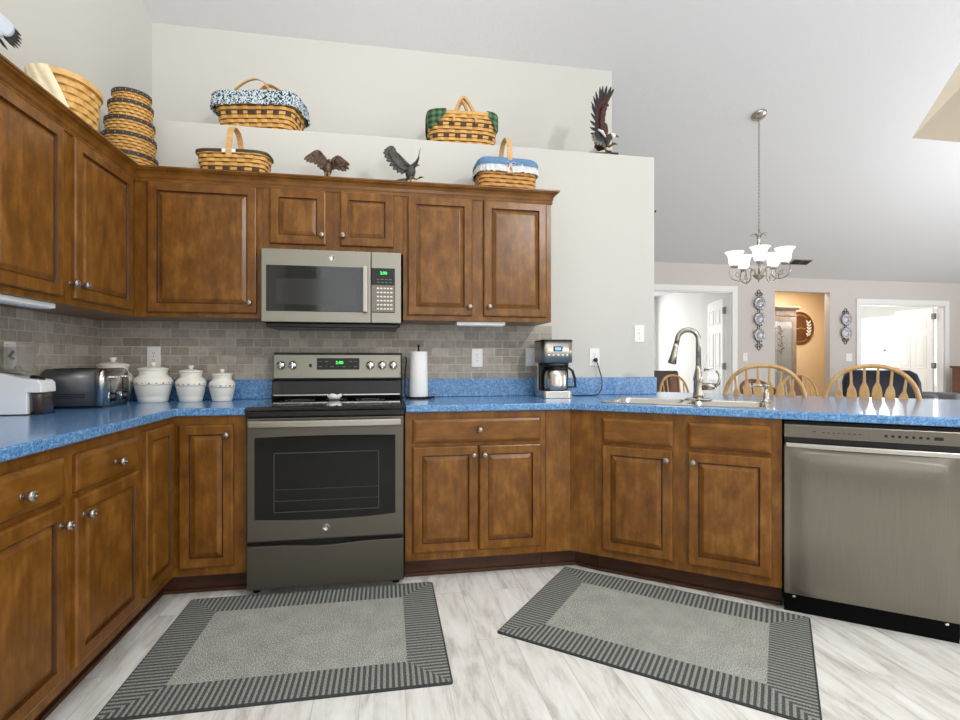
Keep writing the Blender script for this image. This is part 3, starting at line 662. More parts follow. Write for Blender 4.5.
# oven door: steel frame around glass, lower edge of glass bowed
d = MB(); d.box(RX0, RX1, -.66, -.626, .268, .863); o = d.obj('oven_door', M['slate'], t, bevel=.004)
gx0, gx1 = .988, 1.655
pts = [(gx0, .770), (gx0, .376)] + [(gx0 + (gx1 - gx0) * i / 10, .376 - .012 * math.sin(PI * i / 10)) for i in range(1, 10)] + [(gx1, .378), (gx1, .770)] + [(gx1 - (gx1 - gx0) * i / 10, .770 + .006 * math.sin(PI * i / 10)) for i in range(1, 10)]
g = MB(); n_ = len(pts); g.add([(x, -.6622, z) for x, z in pts] + [(x, -.655, z) for x, z in pts], [tuple(range(n_)), tuple(range(n_, 2 * n_))[::-1]] + [(i, (i + 1) % n_, n_ + (i + 1) % n_, n_ + i) for i in range(n_)])
wo = g.obj('window', M['glass_oven'], o)
q = MB()
wx0, wx1, wz0, wz1 = 1.075, 1.575, .405, .695
for a, b2, c_, d_ in ((wx0, wx1, wz0, wz0 + .004), (wx0, wx1, wz1 - .004, wz1), (wx0, wx0 + .004, wz0, wz1), (wx1 - .004, wx1, wz0, wz1)): q.box(a, b2, -.6628, -.6622, c_, d_)
for z in (.46, .515): q.box(wx0, wx1, -.6626, -.6622, z, z + .0022)
q.obj('window_print', mat('oven_print_grey', (62, 62, 61), .4), wo)
h = MB(); hp = [(RX0 + .012 + (RX1 - RX0 - .024) * i / 12, -.70 - .012 * math.sin(PI * i / 12), .838) for i in range(13)]
h.band(hp, (0, 0, 1), .034, .018); ho = h.obj('handle', M['steel_soft'], o, bevel=.007, segs=3)
for x in (RX0 + .03, RX1 - .03): MB().box(x - .016, x + .016, -.70, -.66, .824, .852).obj('handle_mount', M['steel'], ho, bevel=.004)
emblem(o, 1.320, -.66, .323, .0165)
# drawer with a dipped top edge
dz = lambda x: .247 - .012 * math.exp(-((x - 1.30) / .14) ** 2)
xs = [RX0 + (RX1 - RX0) * i / 24 for i in range(25)]
poly = [(x, .038) for x in (RX0, RX1)] + [(x, dz(x)) for x in xs[::-1]]
n_ = len(poly); g = MB(); g.add([(x, -.66, z) for x, z in poly] + [(x, -.626, z) for x, z in poly], [tuple(range(n_)), tuple(range(n_, 2 * n_))[::-1]] + [(i, (i + 1) % n_, n_ + (i + 1) % n_, n_ + i) for i in range(n_)])
g.obj('storage_drawer', M['slate'], t, bevel=.002)
# backguard
m = MB(); yz = [(-.035, .918), (-.11, .918), (-.115, .935), (-.085, 1.02), (-.078, 1.03), (-.035, 1.03)]
m.loft([[Vector((x, y, z)) for y, z in yz] for x in (.955, 1.703)], smooth=False); m.obj('vent_riser', M['glass_black'], t, bevel=.003)
for z, y in ((.940, -.1135),): MB().box(.965, 1.693, y - .004, y, z - .003, z + .003).obj('riser_trim', M['steel'], t)
m = MB(); yz = [(-.03, 1.031), (-.084, 1.031), (-.09, 1.04), (-.078, 1.176), (-.07, 1.184), (-.03, 1.184)]
m.loft([[Vector((x, y, z)) for y, z in yz] for x in (.958, 1.701)], smooth=False); bgd = m.obj('control_panel', M['slate_l'], t, bevel=.004)
MB().box(.952, 1.707, -.0295, -.015, 1.031, 1.19).obj('panel_back', M['blackm'], t)
def pan_y(z): return -.09 + (z - 1.04) / .136 * .012
dsp = MB().box(1.205, 1.452, pan_y(1.12) - .004, pan_y(1.12) + .008, 1.088, 1.157).obj('display', M['black'], bgd, bevel=.002)
yd = pan_y(1.12) - .0045
q = text_mb('2:00', .026); q.xf(Matrix.Translation((1.335, yd, 1.130))); q.obj('clock_digits', M['green_led'], dsp)
q = MB()
for i, x in enumerate((1.225, 1.26, 1.40, 1.43)): q.box(x - .009, x + .009, yd - .0006, yd, 1.136, 1.139)
for i in range(7): x = 1.225 + i * .034; q.box(x - .009, x + .009, yd - .0006, yd, 1.104 + .003 * (i % 2), 1.108)
q.obj('button_print', M['plastic_grey'], dsp)
MB().box(1.160, 1.176, pan_y(1.113) - .003, pan_y(1.113) + .004, 1.103, 1.123).obj('indicator_window', M['black'], bgd)
for x in (1.003, 1.069, 1.517, 1.587, 1.653):
    y = pan_y(1.115)
    m = MB().lathe([(.0255, 0), (.0255, .006), (.024, .01), (.022, .026), (.019, .03), (.004, .0305)], 24, c=(x, y, 1.115), M=KM); kk = m.obj('knob', M['steel'], bgd)
    MB().box(x - .0045, x + .0045, y - .04, y - .028, 1.094, 1.136).obj('knob_grip', M['chrome'], kk, bevel=.003)
# spoon rest
m = MB(); rings = []
for r_, z, a_ in ((.001, .002, 0), (.026, .002, 0), (.036, .013, .003), (.041, .024, .010), (.037, .022, .010), (.030, .010, .003), (.001, .006, 0)):
    rings.append([Vector((r_ * 1.05 * math.cos(2 * PI * i / 32), r_ * .62 * math.sin(2 * PI * i / 32), z + a_ * abs(math.sin(2.5 * 2 * PI * i / 32)))) for i in range(32)])
m.loft(rings); o = m.obj('spoon_rest', M['white'], loc=(1.318, -.22, .9185)); tag(o, 'small white ceramic spoon rest with a scalloped rim on the black cooktop', 'spoon rest')

# ------------------------------------------------------------------ microwave
t = thing('microwave', 'over the range microwave in slate grey with black window and green clock', 'microwave', (0, 0, 0))
MB().box(.958, 1.692, -.372, -.006, 1.348, 1.7405).obj('body', M['blackm'], t)
MB().prism([(.975, -.36), (1.675, -.36), (1.675, -.05), (.975, -.05)], 1.322, 1.3475).obj('vent_base', M['black'], t, bevel=.006)
o = MB().box(.959, 1.5265, -.40, -.373, 1.348, 1.737).obj('door', M['slate_l'], t, bevel=.004)
wz0, wz1 = 1.405, 1.650
g = MB().box(.985, 1.482, -.4025, -.396, wz0, wz1).obj('window', M['glass_black'], o, bevel=.002)
MB().box(1.035, 1.448, -.4035, -.4025, 1.442, 1.580).obj('window_mesh', mat('microwave_mesh_glass', (38, 38, 38), .12, coat=.4), g)
hd = MB(); hd.band([(1.497, -.435, 1.402 + i * .025) for i in range(11)], (1, 0, 0), .026, .014); hh = hd.obj('handle', M['steel_soft'], o, bevel=.005)
for z in (1.412, 1.642): MB().box(1.488, 1.506, -.432, -.40, z - .009, z + .009).obj('handle_mount', M['black'], hh)
emblem(o, 1.322, -.40, 1.695, .016)
cpn = MB().box(1.529, 1.691, -.40, -.373, 1.348, 1.737).obj('control_panel', M['slate_l'], t, bevel=.004)
MB().box(1.530, 1.658, -.4025, -.396, wz0, wz1).obj('keypad', M['black'], cpn, bevel=.002)
q = MB(); q.box(1.531, 1.655, -.4032, -.4024, 1.41, 1.556); q.obj('keypad_foil', mat('keypad_grey', (120, 116, 106), .4, .3), cpn)
MB().box(1.572, 1.621, -.4034, -.4024, 1.607, 1.638).obj('display', M['black'], cpn)
q = text_mb('2:00', .022); q.xf(Matrix.Translation((1.596, -.4040, 1.622))); q.obj('clock_digits', M['green_led'], cpn)
q = MB()
for r_ in range(6):
    for c_ in range(5): q.box(1.560 + c_ * .018, 1.572 + c_ * .018, -.4038, -.4031, 1.422 + r_ * .0225, 1.430 + r_ * .0225)
q.obj('button_print', M['hutch_in'], cpn)
q = MB()
for r_ in range(2):
    for c_ in range(4): q.box(1.560 + c_ * .022, 1.574 + c_ * .022, -.4032, -.4024, 1.570 + r_ * .016, 1.573 + r_ * .016)
q.obj('upper_button_print', M['plastic_grey'], cpn)

# ------------------------------------------------------------------ dishwasher
t = thing('dishwasher', 'stainless steel dishwasher under the right end of the blue counter', 'dishwasher', PN(.997, -.005, 0), PRZ); t.scale = (1.025, 1, 1)
MB().box(.002, .598, .03, .57, .10, .868).obj('body', M['blackm'], t)
o = MB().box(0, .600, -.004, .028, .100, .762).obj('door', M['stainless'], t, bevel=.004)
# shallow pressed centre panel of the door, rounded towards both sides
m = MB(); rr = []
for z, f_ in ((.106, .1), (.125, .75), (.16, 1), (.60, 1), (.69, .9), (.73, .55), (.752, .1)):
    ring = []
    for i in range(33):
        u = i / 32; x = .022 + .556 * u; e_ = min(u, 1 - u) / .11; e_ = min(e_, 1); pr = e_ * e_ * (3 - 2 * e_)
        ring.append(Vector((x, -.0042 - f_ * (.013 * pr + .004 * (1 - (2 * u - 1) ** 2)), z)))
    rr.append(ring)
m.loft(rr, False, False, closed=False, smooth=True); m.obj('door_bulge', M['stainless'], o)
cs = MB().box(0, .600, -.004, .028, .800, .857).obj('control_strip', M['stainless'], t, bevel=.003)
MB().box(.004, .596, .010, .028, .763, .7995).obj('handle_pocket', M['black'], t)
hp = [(.004 + .592 * i / 14, -.010 - .010 * math.sin(PI * i / 14), .766) for i in range(15)]
MB().band(hp, (0, 0, 1), .022, .014).obj('handle_lip', M['steel'], o, bevel=.005)
q = MB()
for i in range(8): q.box(.14 + i * .018, .150 + i * .018, -.0046, -.0038, .826, .829)
for i in range(7): q.box(.352 + i * .022, .362 + i * .022, -.0046, -.0038, .822, .832)
q.box(.105, .118, -.0046, -.0038, .828, .831); q.obj('button_print', M['black'], cs)
MB().box(.508, .536, -.0046, -.0038, .820, .833).obj('display', M['black'], cs)
MB().box(.002, .598, .055, .07, .0, .0995).obj('toe_panel', M['toe_black'], t)
for x in (.04, .56): MB().lathe([(.007, 0), (.007, .003), (.003, .004)], 10, c=(x, .055, .07), M=KM).obj('screw', M['chrome'], t)

# ------------------------------------------------------------------ rugs
def rug(loc, rz, hx, hy, label):
    m = MB(); rings = [rrect(-hx + i, hx - i, -hy + i, hy - i, .012, z) for i, z in ((0, .0005), (0, .005), (.004, .0085))]
    m.loft(rings, smooth=False); o = m.obj('kitchen_rug', rug_mat('rug_weave', hx, hy), loc=loc); o.rotation_euler = (0, 0, rz); return tag(o, label, 'rug', None)
rug((1.270, -1.062, 0), R(-.2), .572, .428, 'grey rug with a striped border in front of the range')
rug((2.757, -1.2445, 0), R(-40.3), .572, .400, 'grey rug with a striped border in front of the sink cabinet')
# ------------------------------------------------------------------ wall plates
def duplex(name, label, loc, rz, wd=.072, kind='outlet', gangs=1):
    """plate facing local -y"""
    t = thing(name, label, 'switch' if kind != 'outlet' else 'outlet', loc, rz)
    h = .118
    MB().box(-wd / 2, wd / 2, -.0065, -.0005, -h / 2, h / 2).obj('plate', M['trim_white'], t, bevel=.003)
    for g in range(gangs):
        cx = 0 if gangs == 1 else (-.023 if g == 0 else .023)
        if kind == 'outlet':
            for s_ in (-1, 1):
                o = MB().loft([[Vector((cx + .0165 * math.cos(2 * PI * i / 20), y, s_ * .0195 + max(-.0125, min(.0125, .0165 * math.sin(2 * PI * i / 20))))) for i in range(20)] for y in (-.006, -.0085)], smooth=False).obj('receptacle', M['white'], t)
                q = MB().box(cx - .007, cx - .005, -.0089, -.0082, s_ * .0195 - .002, s_ * .0195 + .006).box(cx + .005, cx + .007, -.0089, -.0082, s_ * .0195 - .002, s_ * .0195 + .005).lathe([(.002, 0), (.002, .0006)], 8, c=(cx, -.0083, s_ * .0195 - .006), M=KM)
                q.obj('slots', M['black'], o)
        elif kind == 'rocker':
            MB().box(cx - .0165, cx + .0165, -.0095, -.006, -.033, .033).obj('rocker', M['white'], t, bevel=.002)
        else:
            MB().box(cx - .005, cx + .005, -.016, -.006, -.004, .011).obj('toggle', M['white'], t, bevel=.001)
        if kind != 'rocker':
            for s_ in ((0,) if kind == 'outlet' else (-.03, .03)): MB().lathe([(.003, 0), (.003, .001)], 8, c=(cx, -.0064, s_), M=KM).obj('screw', M['pewter'], t)
    return t
duplex('wall_outlet', 'white outlet on the back wall tile behind the second largest canister', (.288, -.008, 1.165), 0)
duplex('wall_outlet', 'white outlet on the tile between the paper towels and the coffee maker', (2.187, -.008, 1.161), 0)
duplex('wall_outlet', 'white double switch plate partly behind the coffee maker', (2.555, -.008, 1.167), 0, .092, 'rocker', 2)
duplex('wall_outlet', 'white outlet with the black coffee maker plug in it', (2.990, 0, 1.167), 0)
duplex('wall_switch', 'white toggle switch plate at the right end of the kitchen wall', (3.314, 0, 1.327), 0, kind='toggle')
duplex('wall_outlet', 'white outlet on the left wall tile behind the coffee grinder', (.008, -.737, 1.165), R(90))
duplex('wall_switch', 'white switch plate below the three plate rack', (6.619, Y1, 1.20), 0, kind='toggle')
duplex('wall_switch', 'white double switch plate below the two plate rack', (8.624, Y2, 1.20), 0, .11, 'toggle', 2)
duplex('wall_switch', 'white switch on the side wall inside the left doorway', (6.95, 4.68, 1.2), R(-90), kind='toggle')
m = MB().tube([(0, 0, 0), (.012, -.002, 0), (.02, -.004, .004), (.022, -.004, .014)], .005, 8).lathe([(.012, 0), (.012, .003)], 14, M=Matrix.Rotation(R(90), 4, 'Y'))
o = m.obj('wall_hook', M['iron'], loc=(XW, .03, 2.172)); tag(o, 'small dark hook on the end of the kitchen wall', 'hook')

# ------------------------------------------------------------------ canisters
def canister(label, loc, r, h):
    t = thing('canister', label, 'canister', loc, 0, None)
    b = h * .80
    MB().lathe([(r * .70, 0), (r * .74, .004), (r * .80, b * .16), (r * .81, b * .20), (r * .83, b * .21), (r * .94, b * .48), (r, b * .60), (r * .985, b * .68), (r * .90, b * .76), (r * .74, b * .83), (r * .70, b * .88), (r * .73, b * .95), (r * .75, b), (r * .70, b)], 40).obj('jar', M['ceramic'], t)
    # relief garland: scalloped line with small leaves
    q = MB(); n_ = 56; rb = r * 1.0 + .0012
    q.tube([(rb * math.cos(2 * PI * i / n_), rb * math.sin(2 * PI * i / n_), b * .60 - .006 - .0028 * abs(math.sin(i * PI * 9 / n_)) * (r / .08)) for i in range(n_)], .0013, 5, closed=True)
    for i in range(18):
        a = 2 * PI * i / 18; q.sphere((rb * math.cos(a), rb * math.sin(a), b * .60 + .001), .0035 if i % 2 else .0046, seg=6, rg=4)
    q.obj('garland', M['ceramic_band'], t)
    o = MB().lathe([(r * .70, b + .0005), (r * .79, b + .001), (r * .80, b + .005), (r * .76, b + .010), (r * .55, b + h * .07), (r * .2, b + h * .095), (r * .14, b + h * .10)], 36).obj('lid', M['ceramic'], t)
    MB().lathe([(r * .13, b + h * .095), (r * .12, b + h * .125), (r * .19, b + h * .155), (r * .19, b + h * .18), (r * .12, h)], 20).obj('knob', M['ceramic'], o)
canister('largest cream stoneware canister in the corner behind the toaster', (.140, -.150, CT1), .098, .247)
canister('second largest cream canister, in front of the wall outlet', (.345, -.160, CT1), .096, .220)
canister('middle sized cream canister third from the corner', (.534, -.150, CT1), .078, .202)
canister('smallest cream canister, nearest the range', (.697, -.150, CT1), .069, .180)

# ------------------------------------------------------------------ toaster
t = thing('toaster', 'grey and chrome four slice toaster between the grinder and the canisters', 'toaster', (.145, -.40, CT1), R(4))
L, W, H = .125, .150, .188
def tsec(x, sx, g=0):
    pts = []
    for a in range(0, 91, 15): pts.append(Vector((x, W - g - .045 + .045 * math.cos(R(a)), H - g - .045 + .045 * math.sin(R(a)))))
    for a in range(90, 181, 15): pts.append(Vector((x, -W + g + .045 + .045 * math.cos(R(a)), H - g - .045 + .045 * math.sin(R(a)))))
    return [Vector((x, -W + g, .012))] [:0] + [Vector((x, W - g, .012))] + pts + [Vector((x, -W + g, .012))]
m = MB().loft([tsec(x, 0) for x in (-L, -L + .004, .09)]); m.obj('shell', mat('dark_grey_enamel', (88, 88, 90), .32, .5), t)
MB().loft([tsec(x, 0, g) for x, g in ((.0905, -.003), (L - .012, -.003), (L, .004))]).obj('end_cap', M['steel'], t)
MB().box(-L + .006, L - .006, -W + .006, W - .006, 0, .0115).obj('base', M['black'], t)
for y in (-.105, -.045, .045, .105): MB().box(-.095, .07, y - .015, y + .015, H - .001, H + .0012).obj('slot', M['blackm'], t)
for z in (.05, .058, .066): MB().box(-L + .05, .05, -W - .0012, -W, z, z + .003).obj('side_groove', M['blackm'], t)
for y in (-.072, .072):
    MB().box(L - .001, L + .001, y - .003, y + .003, .065, .150).obj('lever_slot', M['black'], t)
    MB().box(L + .001, L + .022, y - .026, y + .026, .142, .153).obj('lever', M['chrome'], t, bevel=.003)
    o = MB().lathe([(.028, 0), (.028, .004), (.022, .006), (.021, .022), (.017, .025)], 24, c=(L, y, .048), M=Matrix.Rotation(R(90), 4, 'Y')).obj('dial', M['black'], t)
    MB().lathe([(.030, 0), (.030, .003), (.024, .003)], 24, c=(L - .0005, y, .048), M=Matrix.Rotation(R(90), 4, 'Y')).obj('dial_ring', M['chrome'], o)

# ------------------------------------------------------------------ coffee grinder
t = thing('coffee_grinder', 'white coffee grinder with a clear hopper at the left end of the counter', 'coffee grinder', (.104, -.795, CT1), R(3)); t.scale = (.88, .90, .98)
prof = [(-.100, .004), (-.102, .02), (-.098, .170), (-.092, .180), (-.06, .178), (.0, .160), (.06, .153), (.085, .148), (.096, .136), (.098, .115), (.098, .096), (.040, .096), (.040, .004)]
n_ = len(prof); m = MB()
def gside(y, ins):
    cx, cz = 0, .09
    return [Vector((x - (x - cx) * ins * .05, y, z - (z - cz) * ins * .05 if z > .01 else z)) for x, z in prof]
m.loft([gside(-.064, 1), gside(-.058, .3), gside(-.045, 0), gside(.045, 0), gside(.058, .3), gside(.064, 1)], smooth=False); m.obj('body', M['white'], t, bevel=.002)
MB().box(-.101, .094, -.062, .062, 0, .0038).obj('base', M['black'], t)
o = MB().loft([rrect(.043, .095, -.056, .056, .02, z) for z in (.005, .08, .0945)]).obj('grounds_bin', M['coffee'], t)
MB().lathe([(.030, 0), (.030, .006), (.024, .012), (.010, .013)], 18, c=(.055, -.01, .152), M=Matrix.Rotation(R(14), 4, 'Y')).obj('dial', M['black'], t)
m = MB(); m.lathe([(.052, 0), (.060, .04), (.070, .112), (.068, .112), (.058, .04), (.049, .002)], 28, c=(-.03, 0, .178), cap=False); o = m.obj('hopper', M['clear'], t)
MB().lathe([(.072, 0), (.073, .006), (.070, .012), (.02, .014)], 28, c=(-.03, 0, .2905)).obj('hopper_lid', M['clear'], o)
MB().lathe([(.05, 0), (.045, .006), (.02, .01), (.012, .03), (.004, .032)], 20, c=(-.03, 0, .1795)).obj('burr_cover', M['plastic_grey'], o)
MB().tube([(-.03 - .02, -.0, .24), (-.055, -.02, .25), (-.05, .0, .27)], .007, 8).obj('gate', M['black'], o)

# ------------------------------------------------------------------ coffee maker
t = thing('coffee_maker', 'steel and black coffee maker with thermal carafe on the blue counter', 'coffee maker', (2.640, -.185, CT1), R(-4))
MB().loft([rrect(-.095, .095, -.125, .12, .03, z) for z in (0, .045)], smooth=False).obj('base', M['steel'], t, bevel=.003)
MB().loft([rrect(-.095, .095, .01, .12, .02, z) for z in (.0455, .215)], smooth=False).obj('column', M['black'], t)
for x in (-.0975, .0955): MB().box(x, x + .002, -.0, .115, .047, .215).obj('side_plate', M['steel'], t)
tw = MB().loft([rrect(-.097, .097, -.118, .12, .035, z) for z in (.2155, .345)]).obj('head', M['steel_soft'], t)
MB().loft([rrect(-.099, .099, -.120, .122, .036, z) for z in (.3455, .356)], smooth=False).obj('top_lid', M['black'], t, bevel=.003)
MB().box(-.028, .028, -.1205, -.117, .285, .315).obj('display', M['blackm'], tw, bevel=.002)
MB().box(-.019, .019, -.1212, -.1204, .291, .309).obj('screen', M['blue_led'], tw)
for i in range(5): MB().lathe([(.007, 0), (.007, .003), (.004, .004)], 12, c=(-.056 + i * .028, -.118, .262), M=KM).obj('button', M['chrome'], tw)
MB().loft([rrect(-.08, .08, -.105, .0, .04, z) for z in (.193, .2152)]).obj('brew_basket', M['black'], t)
MB().lathe([(.066, 0), (.066, .002), (.05, .003)], 28, c=(.0, -.055, .0452)).obj('warming_plate', M['black'], t)
cf = MB().lathe([(.064, 0), (.071, .004), (.072, .03), (.071, .085), (.063, .115), (.050, .126)], 32, c=(0, -.058, .0485)).obj('carafe', M['steel'], t)
MB().lathe([(.05, .1262), (.05, .138), (.035, .142)], 28, c=(0, -.055, .0485)).obj('carafe_lid', M['black'], cf)
MB().band([(.046, -.06, .180), (.080, -.065, .184), (.104, -.068, .166), (.118, -.07, .12), (.123, -.07, .068), (.070, -.068, .066)], (0, 1, 0), .022, .013).obj('carafe_handle', M['black'], cf, bevel=.003)
# cord: up to the outlet plug
cl = Matrix.Rotation(R(4), 3, 'Z')
cw = [Vector(p) for p in ((2.745, -.085, .924), (2.80, -.11, .9185), (2.87, -.13, .9185), (2.925, -.125, .9185), (2.975, -.10, .925), (3.012, -.07, .96), (3.022, -.05, 1.02), (3.010, -.04, 1.08), (2.998, -.035, 1.125), (2.992, -.03, 1.147))]
fine = []
for i in range(len(cw) - 1):
    p0, p1, p2, p3 = cw[max(i - 1, 0)], cw[i], cw[i + 1], cw[min(i + 2, len(cw) - 1)]
    for k_ in range(5):
        u = k_ / 5; fine.append(.5 * ((2 * p1) + (p2 - p0) * u + (2 * p0 - 5 * p1 + 4 * p2 - p3) * u * u + (3 * p1 - p0 - 3 * p2 + p3) * u ** 3))
fine.append(cw[-1])
inv = (Matrix.Translation((2.640, -.185, CT1)) @ Matrix.Rotation(R(-4), 4, 'Z')).inverted()
MB().tube([inv @ p for p in fine], .0038, 8).obj('cord', M['black'], t)
MB().lathe([(.008, 0), (.013, .006), (.014, .02), (.009, .026)], 14, c=(2.990, -.0095, 1.1475), M=KM).xf(inv).obj('plug', M['black'], t)

# ------------------------------------------------------------------ paper towels
t = thing('paper_towel_holder', 'black wire paper towel holder right of the range', 'paper towel holder', (1.803, -.16, CT1))
m = MB().tube([(.075 * math.cos(a), .075 * math.sin(a), .006) for a in [2 * PI * i / 28 for i in range(28)]], .0045, 8, closed=True).tube([(-.075, 0, .006), (.075, 0, .006)], .004, 8).tube([(0, -.075, .006), (0, .075, .006)], .004, 8); m.obj('base', M['iron'], t)
MB().tube([(0, 0, .006), (0, 0, .31), (0, 0, .312)], [.005, .005, .009], 8).sphere((0, 0, .318), .008).obj('post', M['iron'], t)
MB().tube([(-.074, 0, .006), (-.082, 0, .03), (-.080, 0, .15), (-.072, 0, .235), (-.078, 0, .25)], .004, 8).obj('side_arm', M['iron'], t)
MB().tube([(.05, -.05, .006), (.078, -.05, .012), (.092, -.048, .008)], [.0045, .006, .009], 8).obj('foot', M['iron'], t)
m = MB(); m.lathe([(.020, 0), (.055, 0), (.056, .004), (.052, .266), (.050, .27), (.020, .27), (.020, 0)], 36, cap=False)
m.band([(.0555, 0, .001), (.0560, .01, .001), (.052, .022, .001)], (0, 0, 1), .0005, .001)
o = m.obj('paper_towel_roll', M['paper'], loc=(1.803, -.16, CT1 + .0125)); tag(o, 'white paper towel roll on the black wire holder', 'paper towels')

# ------------------------------------------------------------------ under cabinet lights
def light_bar(label, loc, rz, w):
    t = thing('undercabinet_light', label, 'light', loc, rz)
    MB().box(-w / 2, w / 2, -.035, .035, -.020, 0).obj('housing', M['trim_white'], t, bevel=.003)
    MB().box(-w / 2 + .01, w / 2 - .01, -.025, .025, -.0235, -.0202).obj('diffuser', M['led_bar'], t)
light_bar('slim white light bar under the left wall cabinet', (.262, -1.19, UZ0 - .0005), R(90), .50)
light_bar('slim white light bar under the right wall cabinet', (2.16, -.27, UZ0 - .0005), 0, .29)

# ------------------------------------------------------------------ baskets
def sel(rx, ry, ex, a):
    c, s_ = math.cos(a), math.sin(a); p = 2 / ex
    return rx * math.copysign(abs(c) ** p, c), ry * math.copysign(abs(s_) ** p, s_)
def weave(rx0, ry0, rx1, ry1, h, ex, rows, cols, amp=.0022, dark=(), bulge=0, tf=None):
    """woven wall as real relief: over-under splints; closed inside and below"""
    m = MB(); q = 3; nu, nv = cols * q, rows * 4
    # angles of even perimeter
    ang = []; N_ = 720; P = [Vector(sel(rx1, ry1, ex, 2 * PI * i / N_)) for i in range(N_ + 1)]; acc = [0]
    for i in range(N_): acc.append(acc[-1] + (P[i + 1] - P[i]).length)
    j = 0
    for i in range(nu):
        tgt = acc[-1] * i / nu
        while acc[j + 1] < tgt: j += 1
        ang.append(2 * PI * (j + (tgt - acc[j]) / max(acc[j + 1] - acc[j], 1e-9)) / N_)
    def ring(tv, off, z=None):
        out = []
        f = tv; b_ = bulge * math.sin(PI * tv)
        for i, a in enumerate(ang):
            x, y = sel(rx0 + (rx1 - rx0) * f + b_, ry0 + (ry1 - ry0) * f + b_, ex, a)
            n2 = Vector((math.cos(a), math.sin(a), 0)); p = Vector((x, y, h * tv if z is None else z)) + n2 * off(i)
            out.append(p)
        return out
    rings = []; VS = (0, .16, .5, .84)
    for k_ in range(nv + 1):
        row = min(k_ // 4, rows - 1); tv = min((k_ // 4 + VS[k_ % 4]) / rows, 1); rw = 0 if k_ % 4 == 0 else 1
        rings.append(ring(tv, lambda i: amp * (rw * (1 if ((i // q) + row) % 2 == 0 else -.15) * (.6 if i % q == 0 else 1) - .8 * (1 - rw))))
    vs = [p for r in rings for p in r]; n_ = nu
    fs, mi = [], []
    for k_ in range(nv):
        row = k_ // 4
        for i in range(n_):
            a1, a2 = k_ * n_ + i, k_ * n_ + (i + 1) % n_; fs.append((a1, a2, a2 + n_, a1 + n_))
            over = ((i // q) + row) % 2 == 0
            mi.append(3 if k_ % 4 in (0, 3) and not (over and k_ % 4 == 3) else 1 if (row in dark and over) else 0 if (over or row in dark) else 2)
    b = len(m.v); m.v += vs
    for f, mm in zip(fs, mi): m.f.append(list(f)); m.m.append(mm); m.sm.append(False)
    m.f.append(list(range(n_))[::-1]); m.m.append(0); m.sm.append(False)
    # inner skin
    inn = [ring(1, lambda i: -.004), ring(1, lambda i: -.007), ring(.06, lambda i: -.007)]
    m.loft(inn, False, True, smooth=False)
    m.loft([rings[-1], inn[0]], False, False, smooth=False)
    return m
def rim_band(rx, ry, ex, z, hgt, t, n=72, lift=None):
    m = MB(); rings = []
    for i in range(n):
        a = 2 * PI * i / n; x, y = sel(rx, ry, ex, a); nn = Vector((math.cos(a), math.sin(a), 0)); p = Vector((x, y, z))
        rings.append([p + nn * (t / 2 * u) + Vector((0, 0, hgt / 2 * v)) for u, v in ((-1, -1), (1, -1), (1, 1), (-1, 1))])
    rings.append(rings[0]); m.loft(rings, False, False, smooth=False); return m
def liner(rx, ry, ex, z, drop, n=120, ruff=.004, out=.008, seed=0, z_in=.05, topband=None):
    """cloth from inside the rim, over it and down the outside with a gathered hem"""
    m = MB(); rings = []
    sh = [(-.02, -z_in), (-.012, -.01), (-.004, .008), (.005, .008), (out, 0), (out + .002, -drop * .5), (out + .006, -drop)]
    rnd = random.Random(seed); ph = [rnd.random() * 6 for _ in range(4)]
    for k_, (o_, dz_) in enumerate(sh):
        ring = []
        for i in range(n):
            a = 2 * PI * i / n; x, y = sel(rx, ry, ex, a); nn = Vector((math.cos(a), math.sin(a), 0))
            wv = (math.sin(a * 30 + ph[0]) + .6 * math.sin(a * 47 + ph[1])) * ruff * max(0, k_ - 2) / 4
            ring.append(Vector((x, y, z + dz_ + (.3 * wv * (k_ == 6)))) + nn * (o_ + wv))
        rings.append(ring)
    m.loft(rings, False, False); return m
def arch(x0, x1, z0, zt, y, w, n=18, lean=0, ex=2.2):
    pts = []
    for i in range(n + 1):
        a = PI * i / n; cx, cz = sel(1, 1, ex, a)
        pts.append(Vector(((x0 + x1) / 2 - (x1 - x0) / 2 * cx, y + lean * cz, z0 + (zt - z0) * cz)))
    return pts
RZ90 = Matrix.Rotation(R(90), 4, 'Z')
SM = [M['splint'], M['splint_dark'], M['splint_under'], M['splint_gap']]
SMB = [M['splint_brown'], M['splint_dark'], M['splint_under'], M['splint_gap']]
SMP = [M['splint_pale'], M['splint_dark'], M['splint'], M['splint_under']]
# long basket with floral liner on the ledge
t = thing('market_basket', 'long basket with a navy floral ruffled liner on the high ledge', 'basket', (.832, .20, SHZ), R(-10)); t.scale = (.95, .97, .97)
b_ = weave(.225, .13, .275, .165, .235, 5, 9, 38, amp=.0035, dark=(4,)).obj('body', SM, t)
liner(.275, .165, 5, .238, .085, ruff=.006, seed=2).obj('liner', M['floral'], t)
rim_band(.275, .165, 5, .225, .018, .006).obj('rim', M['splint_dark'], t)
MB().band(arch(-.17, .11, .20, .385, -.12, .03, lean=.085, ex=1.7), (0, 1, .3), .030, .007).obj('handle', M['handle_w'], t)
MB().band(arch(-.11, .19, .20, .375, .10, .03, lean=-.07, ex=1.7), (0, 1, -.3), .030, .007).obj('handle', M['handle_w'], t)
